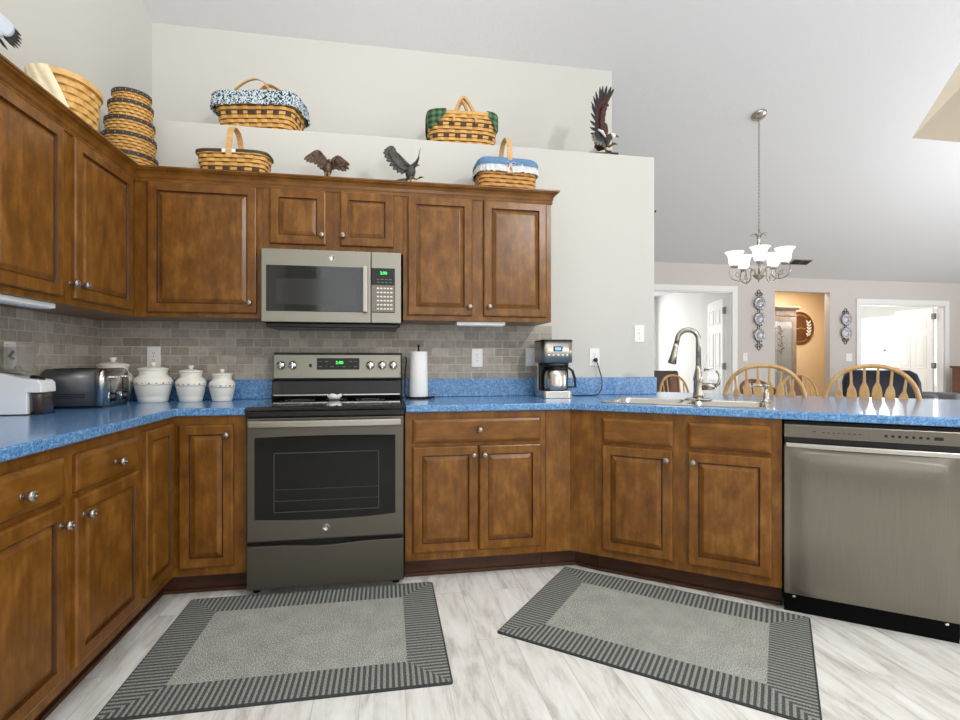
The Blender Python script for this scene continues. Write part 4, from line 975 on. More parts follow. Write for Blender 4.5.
# picnic basket with green plaid corners
t = thing('picnic_basket', 'picnic basket with green plaid cloth at both ends on the high ledge', 'basket', (2.112, .17, SHZ), R(-3)); t.scale = (.97, 1, .90)
weave(.222, .13, .240, .145, .215, 4, 8, 34, amp=.0035, dark=(2, 5)).obj('body', SM, t)
m = MB(); rings = []
for f_, z in ((1.0, .216), (1.0, .226), (.92, .245), (.7, .262), (.35, .270), (.01, .272)): rings.append([Vector((*sel(.243 * f_, .148 * f_, 4, 2 * PI * i / 64), z)) for i in range(64)])
m.loft(rings); lid = m.obj('lid', M['splint'], t)
for sgn in (-1, 1):
    m = MB(); rings = []; n_ = 44
    for k_ in range(7):
        f_ = k_ / 6; ring = []
        for i in range(n_ + 1):
            # front lower corner is a point of cloth, narrow at the ends of the span
            a_ = (-1.0 + 2.0 * i / n_); ang = a_ * R(78 if sgn < 0 else 62)
            if sgn < 0: ang = PI - ang
            x, y = sel(.247, .152, 4, ang); drop = .012 + .115 * max(0, 1 - abs(abs(a_) - .55) / .45) ** .8 + (.06 * (1 - abs(a_) / .55) if abs(a_) < .55 else 0)
            ring.append(Vector((x * 1.012, y * 1.012, .234 - drop * f_)))
        rings.append(ring)
    top = [Vector((sgn * .13 + (p.x - sgn * .13) * .75, p.y * .72, .268)) for p in rings[0]]
    mid = [Vector((sgn * .13 + (p.x - sgn * .13) * .96, p.y * .95, .253)) for p in rings[0]]
    m.loft([top, mid] + rings, False, False, closed=False); o = m.obj('plaid_cloth', M['plaid'], t)
    s_ = o.modifiers.new('solid', 'SOLIDIFY'); s_.thickness = .003
for y, ln in ((-.10, .075), (.10, -.075)):
    MB().band(arch(-.066, .086, .150, .400, y * 1.60, .026, lean=ln * 1.75, ex=1.5), (0, 1, 0), .026, .017).obj('handle', M['handle_w'], t)
# low long basket on the cabinets, left
t = thing('handled_basket', 'low oblong basket with a tall hoop handle on the cabinets, left of the eagles', 'basket', (.790, -.235, TOPZ), R(-5))
weave(.165, .078, .188, .092, .128, 4, 6, 24, amp=.003, dark=(1,)).obj('body', SM, t)
rim_band(.191, .095, 4, .124, .014, .006).obj('rim', M['splint_dark'], t)
MB().band([Vector((p.y, p.x, p.z)) for p in arch(-.099, .099, .085, .278, 0, .03, ex=2.5)], (1, 0, 0), .030, .006).obj('handle', M['handle_w'], t)
MB().box(-.035, .035, -.100, -.094, .112, .130).obj('handle_brace', M['trim_white'], t)
# basket with blue and white liner on the cabinets, right
t = thing('lined_basket', 'brown basket with a blue and white gathered liner on the right wall cabinet', 'basket', (2.325, -.21, TOPZ), R(2))
weave(.174, .10, .178, .110, .165, 5, 7, 30, amp=.003).obj('body', SMB, t)
liner(.178, .110, 5, .167, .058, ruff=.005, seed=4).obj('liner', M['linen_white'], t)
m = MB(); rings = [[Vector((*sel(.178 * f_ + o_, .110 * f_ + o_, 5, 2 * PI * i / 80), z)) for i in range(80)] for f_, o_, z in ((1, .012, .150), (1, .0125, .170), (1, .006, .186), (.97, 0, .196), (.8, 0, .199), (.3, 0, .199))]
m.loft(rings, False, True); m.obj('blue_cover', M['linen_blue'], t)
MB().band([Vector((p.y, p.x, p.z)) for p in arch(-.118, .118, .10, .345, 0, .03, ex=2.6)], (1, 0, 0), .028, .006).obj('handle', M['handle_w'], t)
m = MB()
for sg in (-1, 1):
    m.band([(0, -.128, .150), (sg * .018, -.130, .166), (sg * .032, -.131, .158), (sg * .02, -.130, .146), (0, -.128, .150)], (0, 1, .2), .008, .002)
    m.band([(0, -.128, .150), (sg * .012, -.131, .125), (sg * .017, -.134, .098)], (1, 0, 0), .008, .002)
m.sphere((0, -.130, .150), .006); m.obj('ribbon_bow', M['linen_white'], t)
# big basket with cream liner
t = thing('waste_basket', 'large pale basket with a cream cloth hanging over its rim on the left wall cabinet', 'basket', (.190, -.668, TOPZ), R(90)); t.scale = (.93, .93, .98)
weave(.130, .098, .160, .122, .245, 2.4, 8, 22, amp=.005).obj('body', SMP, t)
rim_band(.164, .126, 2.4, .233, .026, .009).obj('rim', M['splint_pale'], t)
m = MB(); rings = []; n_ = 30
for k_ in range(9):
    f_ = k_ / 8; ring = []
    for i in range(n_ + 1):
        e_ = i / n_; a_ = R(85) + (R(100) + R(46) * f_) * e_; sc_ = 1.07 - .10 * f_
        x, y = sel(.164 * sc_, .126 * sc_, 2.4, a_); ring.append(Vector((x + .003 * math.sin(e_ * 40), y + .003 * math.cos(e_ * 37), .250 - .225 * f_)))
    rings.append(ring)
inn = [[Vector((p.x * .84, p.y * .84, z)) for p in rings[0]] for z in (.17, .243)] + [[Vector((p.x * .94, p.y * .94, .256)) for p in rings[0]]]
m.loft(inn + rings, False, False, closed=False); o = m.obj('liner', M['cream_cloth'], t); s_ = o.modifiers.new('solid', 'SOLIDIFY'); s_.thickness = .003
# tower of five round baskets
z = TOPZ; names = ['bottom', 'second from bottom', 'middle', 'second from top', 'top']
for i, (r, h, cx, cy) in enumerate([(.134, .104, .224, -.165), (.124, .099, .227, -.166), (.113, .084, .231, -.166), (.101, .090, .236, -.166), (.088, .062, .240, -.165)]):
    t = thing('round_basket', {0: 'bottom and widest', 1: 'second from the bottom', 2: 'middle', 3: 'second from the top', 4: 'topmost and smallest'}[i] + ' basket of the tower of five round baskets in the corner', 'basket', (cx, cy, z + .0005), R(20 * i), 'tower of five round baskets')
    weave(r * .95, r * .95, r, r, h, 2, max(4, int(h / .016)), 36, amp=.002, bulge=.003).obj('body', SM, t)
    rim_band(r + .003, r + .003, 2, h - .011, .021, .006).obj('rim', M['splint_dark'], t)
    q = MB()
    for k_ in range(22): a = 2 * PI * k_ / 22; q.sphere(((r + .007) * math.cos(a), (r + .007) * math.sin(a), h - .011), .0017, seg=6, rg=4)
    q.obj('rim_tacks', M['trim_white'], t)
    MB().lathe([(r - .001, h - .002), (r * .97, h + .0015), (r * .3, h + .002)], 40).obj('lid', M['splint'], t)
    z += h + .0025

# ------------------------------------------------------------------ eagles
def feather(m, p0, p1, wd, side, mi=0, th=.0022, pr=((0, .55), (.25, .9), (.6, 1), (.85, .8), (1, .18))):
    p0, p1 = Vector(p0), Vector(p1); ax = (p1 - p0); sd = Vector(side); sd = (sd - ax.normalized() * sd.dot(ax.normalized())).normalized(); nn = ax.cross(sd).normalized()
    rings = []
    for f_, w_ in pr:
        c = p0 + ax * f_ + nn * .012 * ax.length * math.sin(PI * f_)
        rings.append([c + sd * wd / 2 * w_ * a + nn * th / 2 * b for a, b in ((-1, -.4), (0, -1), (1, -.4), (1, .4), (0, 1), (-1, .4))])
    m.loft(rings, mi=mi)
def bez(pts, f_):
    n = len(pts) - 1; x = f_ * n; i = min(int(x), n - 1); u = x - i; return pts[i] * (1 - u) + pts[i + 1] * u
def wing(parent, bone, tips, wd, mats, cov=.48, tub=.010, name='wing', yoff=-.004):
    B = [Vector(p) for p in bone]; m = MB(); n = len(tips)
    for i, tp in enumerate(tips):
        f_ = 1 - i / (n - 1); f_ = .12 + .88 * f_; p0 = bez(B, f_); tp = Vector(tp); nx = Vector(tips[i + 1] if i + 1 < n else tips[i - 1]); sd = (nx - tp)
        if sd.length < 1e-6: sd = Vector((1, 0, 0))
        feather(m, p0, tp, wd, sd, 0)
    for k_, (sc_, yo) in enumerate(((.66, yoff), (cov, 2 * yoff))):
        for i in range(n * 2 - 1):
            u = i / 2; j = min(int(u), n - 2); tp = Vector(tips[j]) * (1 - (u - j)) + Vector(tips[j + 1]) * (u - j)
            f_ = .08 + .92 * (1 - u / (n - 1)); p0 = bez(B, f_); e_ = p0 + (tp - p0) * sc_ + Vector((0, yo, 0))
            feather(m, p0 + Vector((0, yo * .5, 0)), e_, wd * 1.1, Vector(tips[j + 1]) - Vector(tips[j]), 1 if k_ else 0)
    m.tube([p + Vector((0, yoff, 0)) for p in B], [tub * (1.25 - .75 * i / (len(B) - 1)) for i in range(len(B))], 10, mi=1)
    return m.obj(name, mats, parent)
def eagle_body(parent, chest, tailroot, r, head, beak_dir, mats, hm, rh):
    c, tl, hd = Vector(chest), Vector(tailroot), Vector(head); m = MB()
    pts = [tl, tl * .6 + c * .4, tl * .15 + c * .85, c * .75 + hd * .25, c * .35 + hd * .65, hd]
    m.tube(pts, [r * .45, r * .88, r, r * .85, r * .55, rh * .9], 14); m.obj('body', mats, parent)
    bd = Vector(beak_dir).normalized()
    h = MB().sphere(hd + bd * rh * .3, rh, (1.1, 1.0, .95)); o = h.obj('head', hm, parent)
    b0 = hd + bd * rh * 1.15
    MB().tube([b0, b0 + bd * rh * .6, b0 + bd * rh * 1.05 + Vector((0, 0, -rh * .25)), b0 + bd * rh * 1.15 + Vector((0, 0, -rh * .65))], [rh * .42, rh * .38, rh * .22, rh * .04], 8).obj('beak', M['beak'], o)
    for s_ in (-1, 1):
        sd = bd.cross(Vector((0, 0, 1))).normalized() * s_
        MB().sphere(hd + bd * rh * .85 + sd * rh * .72 + Vector((0, 0, rh * .22)), rh * .17, seg=8, rg=6).obj('eye', M['black'], o)
def legs(parent, pts_list, r, mt=None):
    for pts in pts_list:
        m = MB(); m.tube(pts, [r * 1.6] + [r] * (len(pts) - 1), 8); e_ = Vector(pts[-1])
        for a in (-40, 0, 40, 180):
            d_ = Vector((math.cos(R(a - 60)), math.sin(R(a - 60)), 0)); m.tube([e_, e_ + d_ * r * 3 + Vector((0, 0, r * .6)), e_ + d_ * r * 5 - Vector((0, 0, r * .3))], [r * .7, r * .55, r * .15], 6)
        m.obj('leg', mt or M['beak'], parent)
def rock(parent, r, h, seed, sx=1, sy=1, name='base', mt=None):
    rnd = random.Random(seed); rings = []
    for f_, z in ((1, 0), (1.03, h * .3), (.85, h * .8), (.5, h)): rings.append([Vector((r * sx * f_ * math.cos(2 * PI * i / 14) * (1 + .18 * (rnd.random() - .5)), r * sy * f_ * math.sin(2 * PI * i / 14) * (1 + .18 * (rnd.random() - .5)), z)) for i in range(14)])
    MB().loft(rings, smooth=False).obj(name, mt or M['stone'], parent)
# bronze eagle with drooping wings
k1 = .00036
def c1(u, v, y=0): return ((u - 440) * k1, y, (575 - v) * k1 + .012)
t = thing('eagle_figurine', 'small bronze eagle with drooping spread wings on top of the wall cabinets', 'figurine', (1.283, -.285, TOPZ))
BR = [M['bronze'], M['bronze']]
wing(t, [c1(450, 330), c1(405, 240, -.006), c1(335, 150, -.01)], [c1(120, 335, -.05), c1(150, 365, -.05), c1(200, 372, -.045), c1(262, 385, -.04), c1(310, 415, -.03), c1(345, 440, -.02), c1(375, 440, -.012), c1(400, 430)], .026, BR)
wing(t, [c1(500, 330), c1(545, 255, -.006), c1(585, 218, -.01)], [c1(795, 378, -.05), c1(785, 442, -.05), c1(745, 468, -.045), c1(700, 468, -.04), c1(640, 448, -.03), c1(590, 425, -.02), c1(545, 430, -.012), c1(500, 440)], .024, BR)
eagle_body(t, c1(455, 370), c1(445, 500, .01), .026, c1(478, 305, -.02), (.35, -.8, -.25), M['bronze'], M['bronze'], .012)
m = MB()
for i in range(5): feather(m, c1(445, 470, .008), c1(405 + i * 22, 545, .028), .016, (1, 0, 0))
m.obj('tail', BR, t)
legs(t, [[c1(425, 470, -.008), c1(415, 530, -.01), c1(412, 560, -.012)], [c1(470, 470, -.008), c1(470, 530, -.01), c1(472, 560, -.012)]], .005)
rock(t, .05, .015, 3, 1.5, .8)
MB().tube([c1(510, 570), c1(590, 560, -.01), c1(690, 568, -.02)], [.005, .004, .002], 6).obj('twig', M['bronze'], t)
# grey eagle with one wing raised
k2 = .00040
def c2(u, v, y=0): return ((u - 500) * k2, y, (655 - v) * k2 + .014)
t = thing('eagle_figurine', 'small grey eagle with one wing raised and talon out on the wall cabinets', 'figurine', (1.748, -.275, TOPZ))
GR = [M['eagle_grey'], M['bronze']]
wing(t, [c2(490, 400), c2(400, 310), c2(325, 225), c2(270, 205)], [c2(222, 128, -.02), c2(192, 138, -.02), c2(160, 162, -.02), c2(128, 193, -.02), c2(112, 238, -.02), c2(128, 290, -.02), c2(158, 345, -.018), c2(205, 410, -.015), c2(255, 460, -.012), c2(310, 498, -.01), c2(370, 512, -.006), c2(430, 490)], .030, [M['eagle_grey'], M['eagle_grey']], cov=.62)
wing(t, [c2(545, 375), c2(590, 335, -.02), c2(612, 300, -.05)], [c2(628, 212, -.10), c2(622, 240, -.11), c2(614, 275, -.115), c2(606, 310, -.11), c2(596, 350, -.09), c2(585, 385, -.06), c2(570, 410, -.03)], .018, GR)
eagle_body(t, c2(510, 430), c2(485, 570, .012), .030, c2(555, 372, -.012), (.85, -.35, -.1), M['eagle_grey'], M['bronze'], .014)
m = MB()
for i in range(5): feather(m, c2(480, 560, .006), c2(285 + i * 28, 592 + i * 9, .02 - i * .01), .014, (0, 0, 1))
m.obj('tail', GR, t)
legs(t, [[c2(505, 540, -.006), c2(500, 600, -.008), c2(498, 640, -.01)], [c2(530, 550, -.01), c2(580, 585, -.016), c2(635, 560, -.02)]], .005)
rock(t, .036, .016, 5, 1.3, .9)
# large bald eagle on the ledge
k3 = .00079
def c3_(u, v, y=0): return ((u - 240) * k3, y, (690 - v) * k3)
t = thing('eagle_figurine', 'large bald eagle with a tall raised dark wing on the high ledge', 'figurine', (3.080, .075, SHZ))
DK = [M['eagle_dark'], M['eagle_brown']]
wing(t, [c3_(240, 560), c3_(245, 460), c3_(215, 340), c3_(250, 245)], [c3_(332, 98, -.03), c3_(306, 82, -.03), c3_(266, 78, -.03), c3_(234, 78, -.02), c3_(208, 86, -.02), c3_(170, 128, -.02), c3_(148, 172, -.02), c3_(128, 222, -.02), c3_(132, 262, -.02), c3_(126, 320, -.018), c3_(120, 385, -.015), c3_(120, 440, -.012), c3_(128, 490, -.01), c3_(150, 520)], .022, DK, cov=.5, tub=.022)
m = MB()
for i, (u0, v0, u1, v1) in enumerate([(255, 255, 275, 230), (245, 300, 250, 250), (240, 350, 232, 280), (235, 400, 222, 320), (240, 440, 215, 370), (245, 480, 215, 420), (250, 520, 220, 470), (262, 500, 250, 400), (262, 540, 235, 510)]): feather(m, c3_(u0, v0, -.03), c3_(u1, v1, -.03), .034, (1, 0, 0))
m.obj('wing_coverts', M['eagle_brown'], t)
wing(t, [c3_(250, 560, -.03), c3_(200, 540, -.08), c3_(150, 520, -.10)], [c3_(75, 600, -.13), c3_(82, 622, -.13), c3_(100, 640, -.12), c3_(130, 645, -.11), c3_(165, 640, -.10), c3_(200, 640, -.08), c3_(240, 640, -.05)], .026, [M['stone'], M['eagle_dark']], cov=.6, tub=.016, name='lower_wing')
MB().tube([c3_(140, 515, -.115), c3_(180, 530, -.11), c3_(215, 560, -.095)], [.006, .010, .006], 8).obj('wing_edge', M['eagle_white'], t)
eagle_body(t, c3_(255, 545), c3_(195, 610, .02), .045, c3_(318, 503, -.02), (.95, -.3, -.1), M['eagle_brown'], M['eagle_white'], .020)
m = MB()
for i in range(5): feather(m, c3_(200, 600, .02), c3_(120 + i * 20, 655, .06 - .01 * i), .03, (1, 0, 0))
m.obj('tail', [M['eagle_white'], M['eagle_white']], t)
legs(t, [[c3_(250, 590, -.01), c3_(265, 620, -.01), c3_(272, 652, -.02)], [c3_(265, 580, -.02), c3_(290, 605, -.03), c3_(300, 600, -.05)]], .008)
MB().tube([c3_(130, 680, .01), c3_(200, 672, 0), c3_(290, 668, -.02), c3_(370, 660, -.03)], [.016, .02, .015, .007], 10).obj('branch', M['eagle_dark'], t)
rock(t, .075, .02, 9, 1.2, .8)
# eagle at the left edge; its wing tip reaches into the picture
t = thing('eagle_figurine', 'pale blue and white eagle with a black tipped wing at the far left', 'figurine', (.20, -1.268, TOPZ), R(90)); t.scale = (.8, .8, .95)
def c4(x, z, y=0): return (x, y, z)
WH = [M['eagle_dark'], M['eagle_sky']]
wing(t, [c4(.03, .15), c4(.10, .24, -.01), c4(.18, .282, -.01)], [c4(.325, .268, -.02), c4(.330, .252, -.02), c4(.328, .237, -.02), c4(.320, .222, -.02), c4(.305, .208, -.02), c4(.283, .198, -.02), c4(.24, .17, -.015), c4(.19, .14, -.01), c4(.14, .11, -.01), c4(.08, .09)], .019, WH, cov=.66, tub=.016)
wing(t, [c4(-.03, .15), c4(-.10, .25, -.01), c4(-.18, .30, -.01)], [c4(-.30, .34, -.02), c4(-.31, .31, -.02), c4(-.31, .28, -.02), c4(-.30, .25, -.02), c4(-.28, .21, -.02), c4(-.22, .17, -.015), c4(-.15, .13, -.01), c4(-.08, .09)], .022, WH, cov=.62, tub=.014)
eagle_body(t, c4(0, .12), c4(0, .05, .02), .04, c4(0, .195, -.02), (.2, -1, -.1), M['eagle_dark'], M['eagle_white'], .02)
m = MB()
for i in range(5): feather(m, c4(0, .06, .02), c4(-.04 + i * .02, .025, .09), .022, (1, 0, 0))
m.obj('tail', [M['eagle_white'], M['eagle_white']], t)
legs(t, [[c4(-.018, .07), c4(-.018, .035, -.005)], [c4(.018, .07), c4(.018, .035, -.005)]], .008)
rock(t, .06, .03, 12, 1.2, .9)

# ------------------------------------------------------------------ chandelier, vent
cx, cy, cz = 4.99, .944, ceil_z(.944)
t = thing('chandelier', 'five arm brushed nickel chandelier with white bell shades hanging on a long chain', 'chandelier', (cx, cy, 0))
sl = math.atan(.3903)
MB().lathe([(.068, 0), (.068, -.006), (.055, -.022), (.025, -.032), (.012, -.036)], 28, M=Matrix.Rotation(-sl, 4, 'X'), c=(0, 0, cz)).obj('canopy', M['nickel'], t)
q = MB(); z = cz - .03; i = 0
while z > 2.345:
    pts = []
    for k_ in range(12):
        a = 2 * PI * k_ / 12; x, zz = .0085 * math.cos(a), .019 * math.sin(a)
        pts.append((x, 0, z - .017 + zz) if i % 2 else (0, x, z - .017 + zz))
    q.tube(pts, .0028, 6, closed=True); z -= .030; i += 1
q.obj('chain', M['nickel'], t)
MB().tube([(0, 0, z + .02), (0, 0, 2.28), (0, 0, 2.10), (0, 0, 1.95)], .007, 10).lathe([(.010, 2.25), (.02, 2.27), (.012, 2.30)], 14).lathe([(.009, 2.05), (.018, 2.075), (.009, 2.10)], 14).obj('stem', M['nickel'], t)
for k_ in range(6):
    a = 2 * PI * k_ / 6; d_ = Vector((math.cos(a), math.sin(a), 0))
    MB().band([d_ * .012 + Vector((0, 0, 2.21)), d_ * .012 + Vector((0, 0, 2.28)), d_ * .035 + Vector((0, 0, 2.315)), d_ * .07 + Vector((0, 0, 2.31)), d_ * .075 + Vector((0, 0, 2.295))], d_.cross(Vector((0, 0, 1))), [.008, .012, .016, .012, .004], .003).obj('leaf', M['nickel'], t)
MB().lathe([(.004, 1.865), (.010, 1.875), (.006, 1.885), (.028, 1.90), (.055, 1.925), (.058, 1.932), (.03, 1.94), (.016, 1.96), (.010, 1.965)], 24).obj('hub', M['nickel'], t)
fa = math.atan2(-3.311 - cy, 1.603 - cx)
for k_ in range(5):
    a = fa + 2 * PI * k_ / 5 + R(2); d_ = Vector((math.cos(a), math.sin(a), 0)); Z = Vector((0, 0, 1))
    pts = [d_ * r_ + Z * z_ for r_, z_ in ((.03, 1.935), (.055, 1.985), (.09, 2.0), (.112, 1.965), (.108, 1.925), (.135, 1.893), (.185, 1.884), (.238, 1.910), (.258, 1.960), (.243, 2.002), (.214, 2.012))]
    fine = []
    for i in range(len(pts) - 1):
        p0, p1, p2, p3 = pts[max(i - 1, 0)], pts[i], pts[i + 1], pts[min(i + 2, len(pts) - 1)]
        for j in range(5): u = j / 5; fine.append(.5 * ((2 * p1) + (p2 - p0) * u + (2 * p0 - 5 * p1 + 4 * p2 - p3) * u * u + (3 * p1 - p0 - 3 * p2 + p3) * u ** 3))
    fine.append(pts[-1])
    o = MB().tube(fine, .0058, 8).obj('arm', M['nickel'], t)
    sp = [d_ * (.182 + .03 * math.cos(b) * (1 - j_ / 14)) + Z * (1.945 + .03 * math.sin(b) * (1 - j_ / 14)) for j_, b in [(j_, R(200 + j_ * 36)) for j_ in range(12)]]
    MB().tube([d_ * .168 + Z * 1.885] + sp, .004, 6).obj('scroll', M['nickel'], o)
    c = d_ * .212
    MB().lathe([(.007, 2.0), (.03, 2.006), (.036, 2.018), (.026, 2.03), (.014, 2.034)], 18, c=c).obj('shade_cup', M['nickel'], o)
    MB().lathe([(.028, 2.026), (.042, 2.034), (.050, 2.055), (.053, 2.09), (.060, 2.122), (.079, 2.146), (.083, 2.150), (.079, 2.151), (.057, 2.125), (.049, 2.09), (.045, 2.055), (.028, 2.034)], 32, c=c, cap=False).obj('shade', M['shade'], t)
t = thing('air_vent', 'grey slatted air vent in the sloped ceiling right of the chandelier', 'vent', (7.40, 3.14, ceil_z(3.14) - .001)); t.rotation_euler = (-sl, 0, 0)
MB().box(-.15, .15, -.065, .065, -.008, 0).obj('frame', M['vent'], t)
for x0_ in (-.14, .008):
    for k_ in range(4): MB().box(x0_, x0_ + .132, -.052 + k_ * .027, -.034 + k_ * .027, -.012, -.0082).obj('slat', M['iron'], t)

# ------------------------------------------------------------------ chairs
def hoop(hw, z0, zt, tilt, n=26, ex=2.3, wb=.82):
    pts = []
    zc = z0 + (zt - z0) * .45
    for i in range(n + 1):
        a = PI * i / n; c_, s_ = sel(1, 1, ex, a)
        pts.append(Vector((hw * c_, 0, zc + (zt - zc) * s_)))
    lo0 = [Vector((hw * (wb + (1 - wb) * f_), 0, z0 + (zc - z0) * f_)) for f_ in (0, .35, .7)]
    P = lo0 + pts + [Vector((-p.x, 0, p.z)) for p in lo0[::-1]]
    return [Vector((p.x, (p.z - z0) * tilt, p.z)) for p in P]
def hoop_x(hw, z0, zt, x, ex=2.3):
    zc = z0 + (zt - z0) * .45; u = min(abs(x) / hw, .999); return zc + (zt - zc) * (1 - u ** ex) ** (1 / ex)
def windsor(name, label, loc, rz, hw, sz, zt, nsp, mt, cat, stool, group=None, splat=False, sw=.21):
    """chair whose back is at local +y, facing local -y"""
    t = thing(name, label, cat, loc, rz, group)
    sd = .20
    m = MB(); m.loft([[Vector((*sel(sw * f_, sd * f_, 2.8, 2 * PI * i / 36), z)) for i in range(36)] for f_, z in ((.86, sz - .042), (.97, sz - .03), (1, sz - .012), (.97, sz), (.5, sz - .008), (.05, sz - .010))]); m.obj('seat', mt, t)
    yb = sd - .04; tilt = .16
    P = [p + Vector((0, yb, 0)) for p in hoop(hw, sz - .008, zt - .012, tilt)]
    MB().tube(P, .0135, 10).obj('bow', mt, t)
    for i in range(nsp):
        x = -hw * .86 + 2 * hw * .86 * (i + .5) / nsp
        if splat and abs(x) < .06: continue
        zb = hoop_x(hw, sz - .008, zt - .012, x) - .004; xs = x * .78
        H = zb - sz; pts = []; ws = []
        for f_, w_ in ((0, .016), (.18, .018), (.42, .050), (.66, .052), (.74, .040), (.80, .015), (1, .012)):
            z = sz - .006 + (H + .006) * f_; pts.append(Vector((xs + (x - xs) * f_, yb + (z - sz) * tilt, z))); ws.append(w_ if not splat else .013)
        MB().band(pts, (1, 0, 0), ws, .012).obj('spindle', mt, t, bevel=.003)
    if splat:
        zb = zt - .02; H = zb - sz; pts = []; ws = []
        for f_, w_ in ((0, .07), (.2, .05), (.4, .09), (.6, .13), (.78, .08), (.9, .10), (1, .09)):
            z = sz - .006 + (H + .006) * f_; pts.append(Vector((0, yb + (z - sz) * tilt, z))); ws.append(w_)
        MB().band(pts, (1, 0, 0), ws, .012).obj('splat', M['oak'] if mt == M['oak_dark'] else M['oak_dark'], t, bevel=.003)
    for sx in (-1, 1):
        for sy in (-1, 1):
            a0 = Vector((sx * sw * .62, sy * sd * .62, sz - .035)); a1 = Vector((sx * sw * .98, sy * sd * 1.05, 0.0)); pts = [a0 + (a1 - a0) * f_ for f_ in (0, .1, .3, .36, .55, .75, 1)]
            MB().tube(pts, [.014, .018, .021, .014, .021, .017, .012], 10).obj('leg', mt, t)
    for z_, in ((sz * .33,),):
        f_ = 1 - z_ / (sz - .035); X = sw * (.62 + .36 * f_); Yv = sd * (.62 + .43 * f_)
        for sx in (-1, 1): MB().tube([(sx * X, -Yv, z_), (sx * X, Yv, z_)], .010, 8).obj('stretcher', mt, t)
        MB().tube([(-X, 0, z_), (X, 0, z_)], .010, 8).obj('stretcher', mt, t)
        if stool: MB().tube([(-X, -Yv, z_ - .02), (X, -Yv, z_ - .02)], .012, 8).obj('foot_rail', mt, t)
    return t
def at_sn(s, n): p = PN(s, n); return (p.x, p.y, 0)
windsor('bar_stool', 'golden oak bow back stool at the bar, directly behind the sink', at_sn(.922, -1.415), PRZ + PI, .236, .63, 1.122, 6, M['oak'], 'bar stool', True, sw=.215)
windsor('bar_stool', 'golden oak bow back stool at the bar, behind the dishwasher end of the counter', at_sn(1.492, -1.415), PRZ + PI, .236, .63, 1.122, 6, M['oak'], 'bar stool', True, sw=.215)
windsor('dining_chair', 'bow back wooden dining chair with a carved splat seen left of the faucet', (4.985, 2.10, 0), R(8), .205, .45, .985, 6, M['oak'], 'dining chair', False, splat=True)
windsor('dining_chair', 'bow back wooden dining chair with a carved splat between the two bar stools', (6.44, 1.98, 0), R(-20), .205, .45, .985, 6, M['oak'], 'dining chair', False, splat=True)
# dark crest dining chair seen through the first stool
def crest_chair(label, loc, rz):
    t = thing('armchair', label, 'dining chair', loc, rz)
    mt = M['oak_dark']
    m = MB(); m.loft([[Vector((*sel(.24 * f_, .22 * f_, 3, 2 * PI * i / 36), z)) for i in range(36)] for f_, z in ((.9, .41), (1, .43), (.97, .45), (.4, .443))]); m.obj('seat', mt, t)
    pts = [Vector((.24 * math.cos(R(a)), .10 + .16 * math.sin(R(a)), .74 + .17 * max(0, math.sin(R(a))))) for a in range(-15, 196, 15)]
    MB().band(pts, (0, 0, 1), .05, .022).obj('crest_rail', mt, t, bevel=.006)
    for i in range(1, 8):
        a = R(180 * i / 8); p = Vector((.235 * math.cos(a), .10 + .157 * math.sin(a), .73 + .16 * math.sin(a))); MB().tube([Vector((p.x * .75, .02 + (p.y - .02) * .72, .44)), p], .009, 8).obj('spindle', mt, t)
    for sx in (-1, 1):
        for sy in (-1, 1): MB().tube([(sx * .15, sy * .14, .42), (sx * .19, sy * .17, .22), (sx * .22, sy * .20, 0)], [.019, .022, .014], 10).obj('leg', mt, t)
    return t
crest_chair('dark brown round backed dining armchair seen through the stool behind the sink', (5.83, 1.86, 0), R(0))
# brown upholstered chair at the left doorway
t = thing('upholstered_chair', 'brown upholstered chair back against the left doorway, left of the faucet', 'chair', (5.03, 2.62, 0), R(-10))
MB().box(-.25, .25, -.27, .20, .34, .47).obj('seat', M['brown_fab'], t, bevel=.035, segs=4)
m = MB(); m.loft([[Vector((-.25, y, z)), Vector((.25, y, z)), Vector((.25, y + .08, z)), Vector((-.25, y + .08, z))] for y, z in ((.17, .40), (.19, .7), (.235, 1.02))], smooth=False); m.obj('backrest', M['brown_fab'], t, bevel=.03, segs=4)
for sx in (-1, 1):
    for y in (-.22, .2): MB().tube([(sx * .21, y, .36), (sx * .215, y, 0)], [.024, .016], 8).obj('leg', M['oak_dark'], t)
# navy armchair
t = thing('leather_armchair', 'navy leather armchair seen through the right bar stool', 'armchair', (7.96, 2.32, 0), R(-35))
MB().box(-.40, .40, -.36, .30, .14, .44).obj('seat', M['navy'], t, bevel=.05, segs=4)
m = MB(); rings = []
for y, z, hw in ((.26, .38, .40), (.30, .62, .43), (.36, .86, .43), (.40, .97, .40), (.42, 1.02, .33)): rings.append(rrect(-hw, hw, y - .06, y + .10, .07, z))
m.loft(rings); m.obj('backrest', M['navy'], t)
for sx in (-1, 1):
    MB().loft([rrect(sx * .46 - .075, sx * .46 + .075, -.40, .30, .06, z) for z in (.10, .55, .645, .665)]).obj('armrest', M['navy'], t)
    for y in (-.32, .25): MB().tube([(sx * .40, y, .14), (sx * .40, y, 0)], [.03, .022], 8).obj('leg', M['oak_dark'], t)
t = thing('reclining_chair', 'grey padded arm of a chair in front of the right doorway', 'armchair', (9.00, 2.80, 0), R(20))
MB().box(-.30, .30, -.3, .3, .16, .43).obj('seat', M['grey_fab'], t, bevel=.05, segs=4)
for sx in (-1, 1): MB().box(sx * .38 - .07, sx * .38 + .07, -.34, .32, .08, .70).obj('armrest', M['grey_fab'], t, bevel=.05, segs=4)
MB().box(-.30, .30, .28, .36, .16, .71).obj('backrest', M['grey_fab'], t, bevel=.03)
